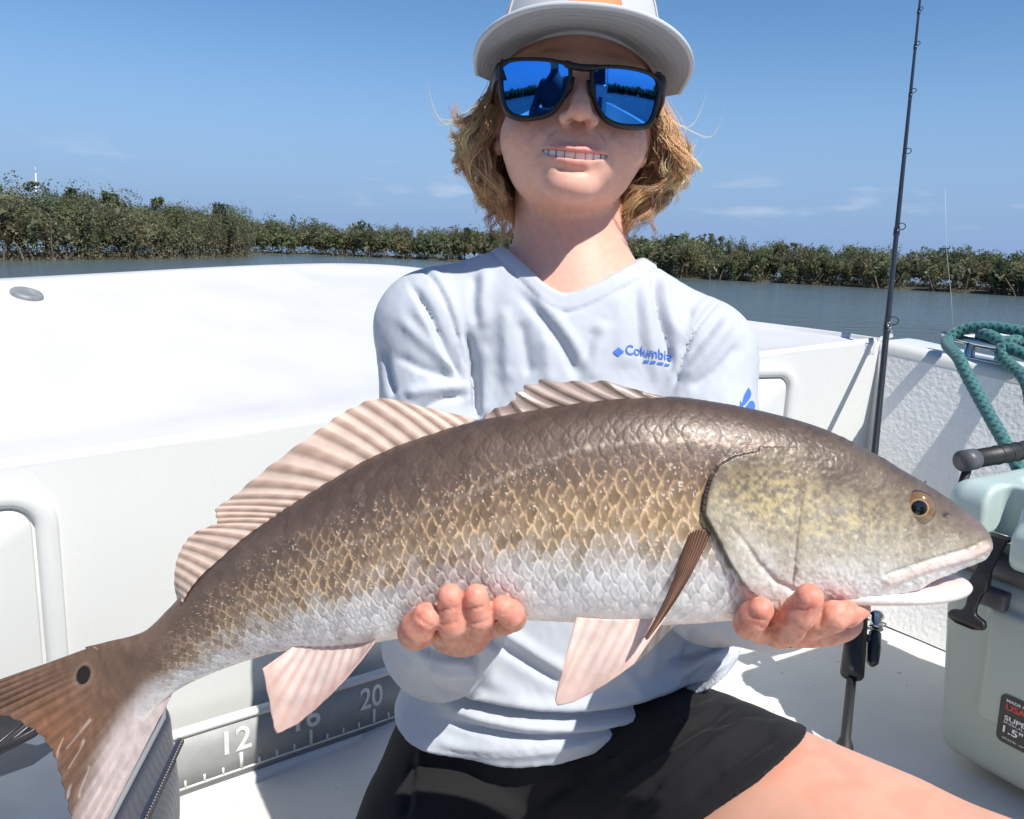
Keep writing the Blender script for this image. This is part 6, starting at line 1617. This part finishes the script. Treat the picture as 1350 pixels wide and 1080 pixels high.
# coated top panel sits on the body
def f_top(p): return rbox(p - np.array([bl * 0.75, bwid / 2, -0.006]), (bl * 0.75 - 0.010, bwid / 2 - 0.010, 0.010), 0.006)
Vg, Fg = surf(f_top, (-0.02, -0.02, -0.025), (bl * 1.5 + 0.02, bwid + 0.02, 0.015), 0.0035); obj('bag_top_panel', b2w(Vg), Fg, BAGT, bag)
mb = MB(); mb.tube(b2w([(0.012, bwid * 0.5, -0.012), (0.004, 0.04, -0.012), (0.010, 0.010, -0.012), (0.04, 0.002, -0.012), (bl * 1.45, 0.002, -0.012)]), 0.0028, n=8); mb.build('piping', PIP, bag)
zs = np.linspace(0.01, bl * 1.4, 60)
mb = MB(); mb.tube(b2w(np.stack([zs, np.full(60, -0.004), np.full(60, -0.058)], -1)), 0.0034, n=8); mb.build('zip_tape', NAVY, bag)
mb = MB()
for s_ in np.arange(0.012, bl * 1.4, 0.0042): mb.box(b2w((s_, -0.0075, -0.058)), BAX, (0.0014, 0.0014, 0.0030))
zt = mb.build('zip_teeth', ZIP, bag, smooth=False)
for dz in (-0.10, -0.125, -0.15):
    mb = MB(); mb.tube(b2w([(-0.004, 0.012, dz), (-0.008, 0.03, dz - 0.003), (-0.004, 0.07, dz)]), 0.004, n=8); mb.build('side_webbing', PIP, bag)
# a second lid at the left: grey dry box in the shade with a strap lying across
BOXM = mat('grey_dry_box_plastic', (0.30, 0.325, 0.36), rough=0.35, var=0.06, vscale=20, rvar=0.1)
dbx = empty('dry_box'); tag(dbx, 'smooth blue-grey box lid in the bottom left corner under the black strap', 'box')
bx0 = U(20, 1010, 0.66); bz = bx0[2] - 0.02
def f_dry(p): return rbox(p, (0.24, 0.22, bz / 2), 0.03)
Vg, Fg = surf(f_dry, (-0.27, -0.25, -bz / 2 - .01), (0.27, 0.25, bz / 2 + 0.01), 0.006)
ang_ = math.radians(-33); Rz = np.array([[math.cos(ang_), -math.sin(ang_), 0], [math.sin(ang_), math.cos(ang_), 0], [0, 0, 1]])
Vg = Vg @ Rz.T + np.array([-0.66, 0.52, bz / 2 + 0.002]); obj('dry_box_shell', Vg, Fg, BOXM, dbx)
strap = empty('strap'); tag(strap, 'black webbing strap with plastic buckle lying at the left edge', 'strap')
WEB = fabric('black_webbing', (0.015, 0.015, 0.017), 0.6, 500.0, 0.5, var=0.15)
s0, s1, s2, s3 = U(-60, 1040, 0.60), U(-8, 990, 0.62), U(22, 966, 0.635), U(40, 957, 0.64)
P = smooth_poly(np.array([s0, s1, s2, s3]), 30); wv = np.array([0.35, 0.75, 0.25]); wv /= np.linalg.norm(wv); nrmv = np.array([0, -0.2, 1.0]) 
rows = [P - wv * 0.019, P + wv * 0.019]; so2 = obj('webbing', np.concatenate(rows), grid_faces(2, 30), WEB, strap); solid(so2, 0.003)
PLB = mat('black_buckle_plastic', (0.02, 0.02, 0.022), rough=0.35)
mb = MB(); bc_ = U(36, 962, 0.64); dx_ = (s3 - s2) / np.linalg.norm(s3 - s2); dn = np.cross(dx_, wv)
BX = np.stack([dx_, wv, dn / np.linalg.norm(dn)])
for o_, hf in (((0, 0.019, 0), (0.022, 0.0035, 0.004)), ((0, -0.019, 0), (0.022, 0.0035, 0.004)), ((0.020, 0, 0), (0.0035, 0.022, 0.004)), ((-0.020, 0, 0), (0.0035, 0.022, 0.004)), ((0.004, 0, 0.001), (0.004, 0.019, 0.004))):
    mb.box(bc_ + np.array(o_) @ BX, BX, hf)
bevel(mb.build('buckle', PLB, strap, smooth=False), 0.0015)
tail_end = U(8, 948, 0.64)
P = smooth_poly(np.array([U(-50, 940, 0.66), U(-10, 955, 0.65), U(20, 962, 0.645), bc_]), 24); rows = [P - wv * 0.017, P + wv * 0.017]; solid(obj('webbing', np.concatenate(rows), grid_faces(2, 24), WEB, strap), 0.003)

# ------------------------------------------------------------------ what stands behind the camera (shows in the mirrored lenses)
con = empty('centre_console'); tag(con, 'white centre console with windscreen and rails, seen in the mirrored lenses', 'console')
mb = MB(); mb.box((0.55, -2.05, 0.50), np.eye(3), (0.34, 0.30, 0.46)); bevel(mb.build('console_box', GEL, con, smooth=False), 0.05, 3)
DKG = mat('smoked_acrylic', (0.02, 0.025, 0.03), rough=0.08); SEATM = mat('navy_vinyl', (0.03, 0.05, 0.12), rough=0.5)
mb = MB(); mb.box((0.55, -1.86, 1.12), np.array([[1, 0, 0], [0, 0.94, 0.34], [0, -0.34, 0.94]]), (0.30, 0.008, 0.17)); bevel(mb.build('windscreen', DKG, con, smooth=False), 0.004)
mb = MB()
for s in (-1, 1):
    mb.tube(smooth_poly(np.array([(0.55 + s * 0.36, -1.80, 0.15), (0.55 + s * 0.36, -1.80, 1.2), (0.55 + s * 0.30, -1.85, 1.42), (0.55, -1.87, 1.45)]), 24), 0.016, n=8)
mb.build('grab_rail', STEEL, con)
for x_ in (0.38, 0.55, 0.72):
    mb = MB(); mb.box((x_, -1.745, 0.55), np.eye(3), (0.055, 0.006, 0.22)); bevel(mb.build('console_panel', SEATM, con, smooth=False), 0.004)
mb = MB(); mb.box((0.55, -1.55, 0.30), np.eye(3), (0.30, 0.16, 0.20)); bevel(mb.build('forward_seat', SEATM, con, smooth=False), 0.04, 3)
# the photographer, crouching behind the camera
def f_ph(p):
    o = np.array([-0.30, -0.62, 0.0])
    q = p - o
    d = chain(q, [(0.0, 0.0, 0.42), (0.02, 0.02, 0.62), (0.0, 0.04, 0.86)], [0.16, 0.15, 0.17], 0.05)
    d = smin(d, cone(q, (0.0, 0.05, 0.95), (0.01, 0.08, 1.06), 0.06, 0.055), 0.04)
    d = smin(d, ell(q, (0.01, 0.11, 1.17), (0.078, 0.097, 0.118)), 0.03)
    d = smin(d, ell(q, (0.01, 0.19, 1.215), (0.075, 0.09, 0.012)), 0.02)            # cap peak
    for s in (-1, 1):
        d = smin(d, chain(q, [(s * 0.17, 0.03, 0.93), (s * 0.25, 0.16, 0.72), (0.16 + s * 0.05, 0.42, 0.74)], [0.065, 0.05, 0.032], 0.02), 0.03)
        d = smin(d, chain(q, [(s * 0.10, 0.0, 0.40), (s * 0.18, 0.34, 0.42), (s * 0.17, 0.20, 0.06), (s * 0.19, 0.33, 0.05)], [0.10, 0.075, 0.05, 0.04], 0.02), 0.03)
        d = smin(d, ell(q, (0.16 + s * 0.055, 0.45, 0.75), (0.022, 0.035, 0.04)), 0.015)
    return d
Vp, Fp = surf(f_ph, (-0.70, -0.90, -0.0), (0.1, -0.10, 1.32), 0.013)
zc = Vp[:, 2]; dist_h = np.linalg.norm(Vp - np.array([-0.29, -0.51, 1.17]), axis=1)
cph_ = np.where((dist_h < 0.125)[:, None] & (zc < 1.2)[:, None], np.array([0.5, 0.3, 0.22]), np.where((zc < 0.47)[:, None], np.array([0.05, 0.055, 0.06]), np.array([0.03, 0.035, 0.05])))
pho = obj('person', Vp, Fp, mat('dark_clothes', (0.03, 0.03, 0.04), rough=0.8, attr='Col'), None, col=cph_)
tag(pho, 'crouching photographer in dark clothes, reflected in the mirrored lenses', 'person')
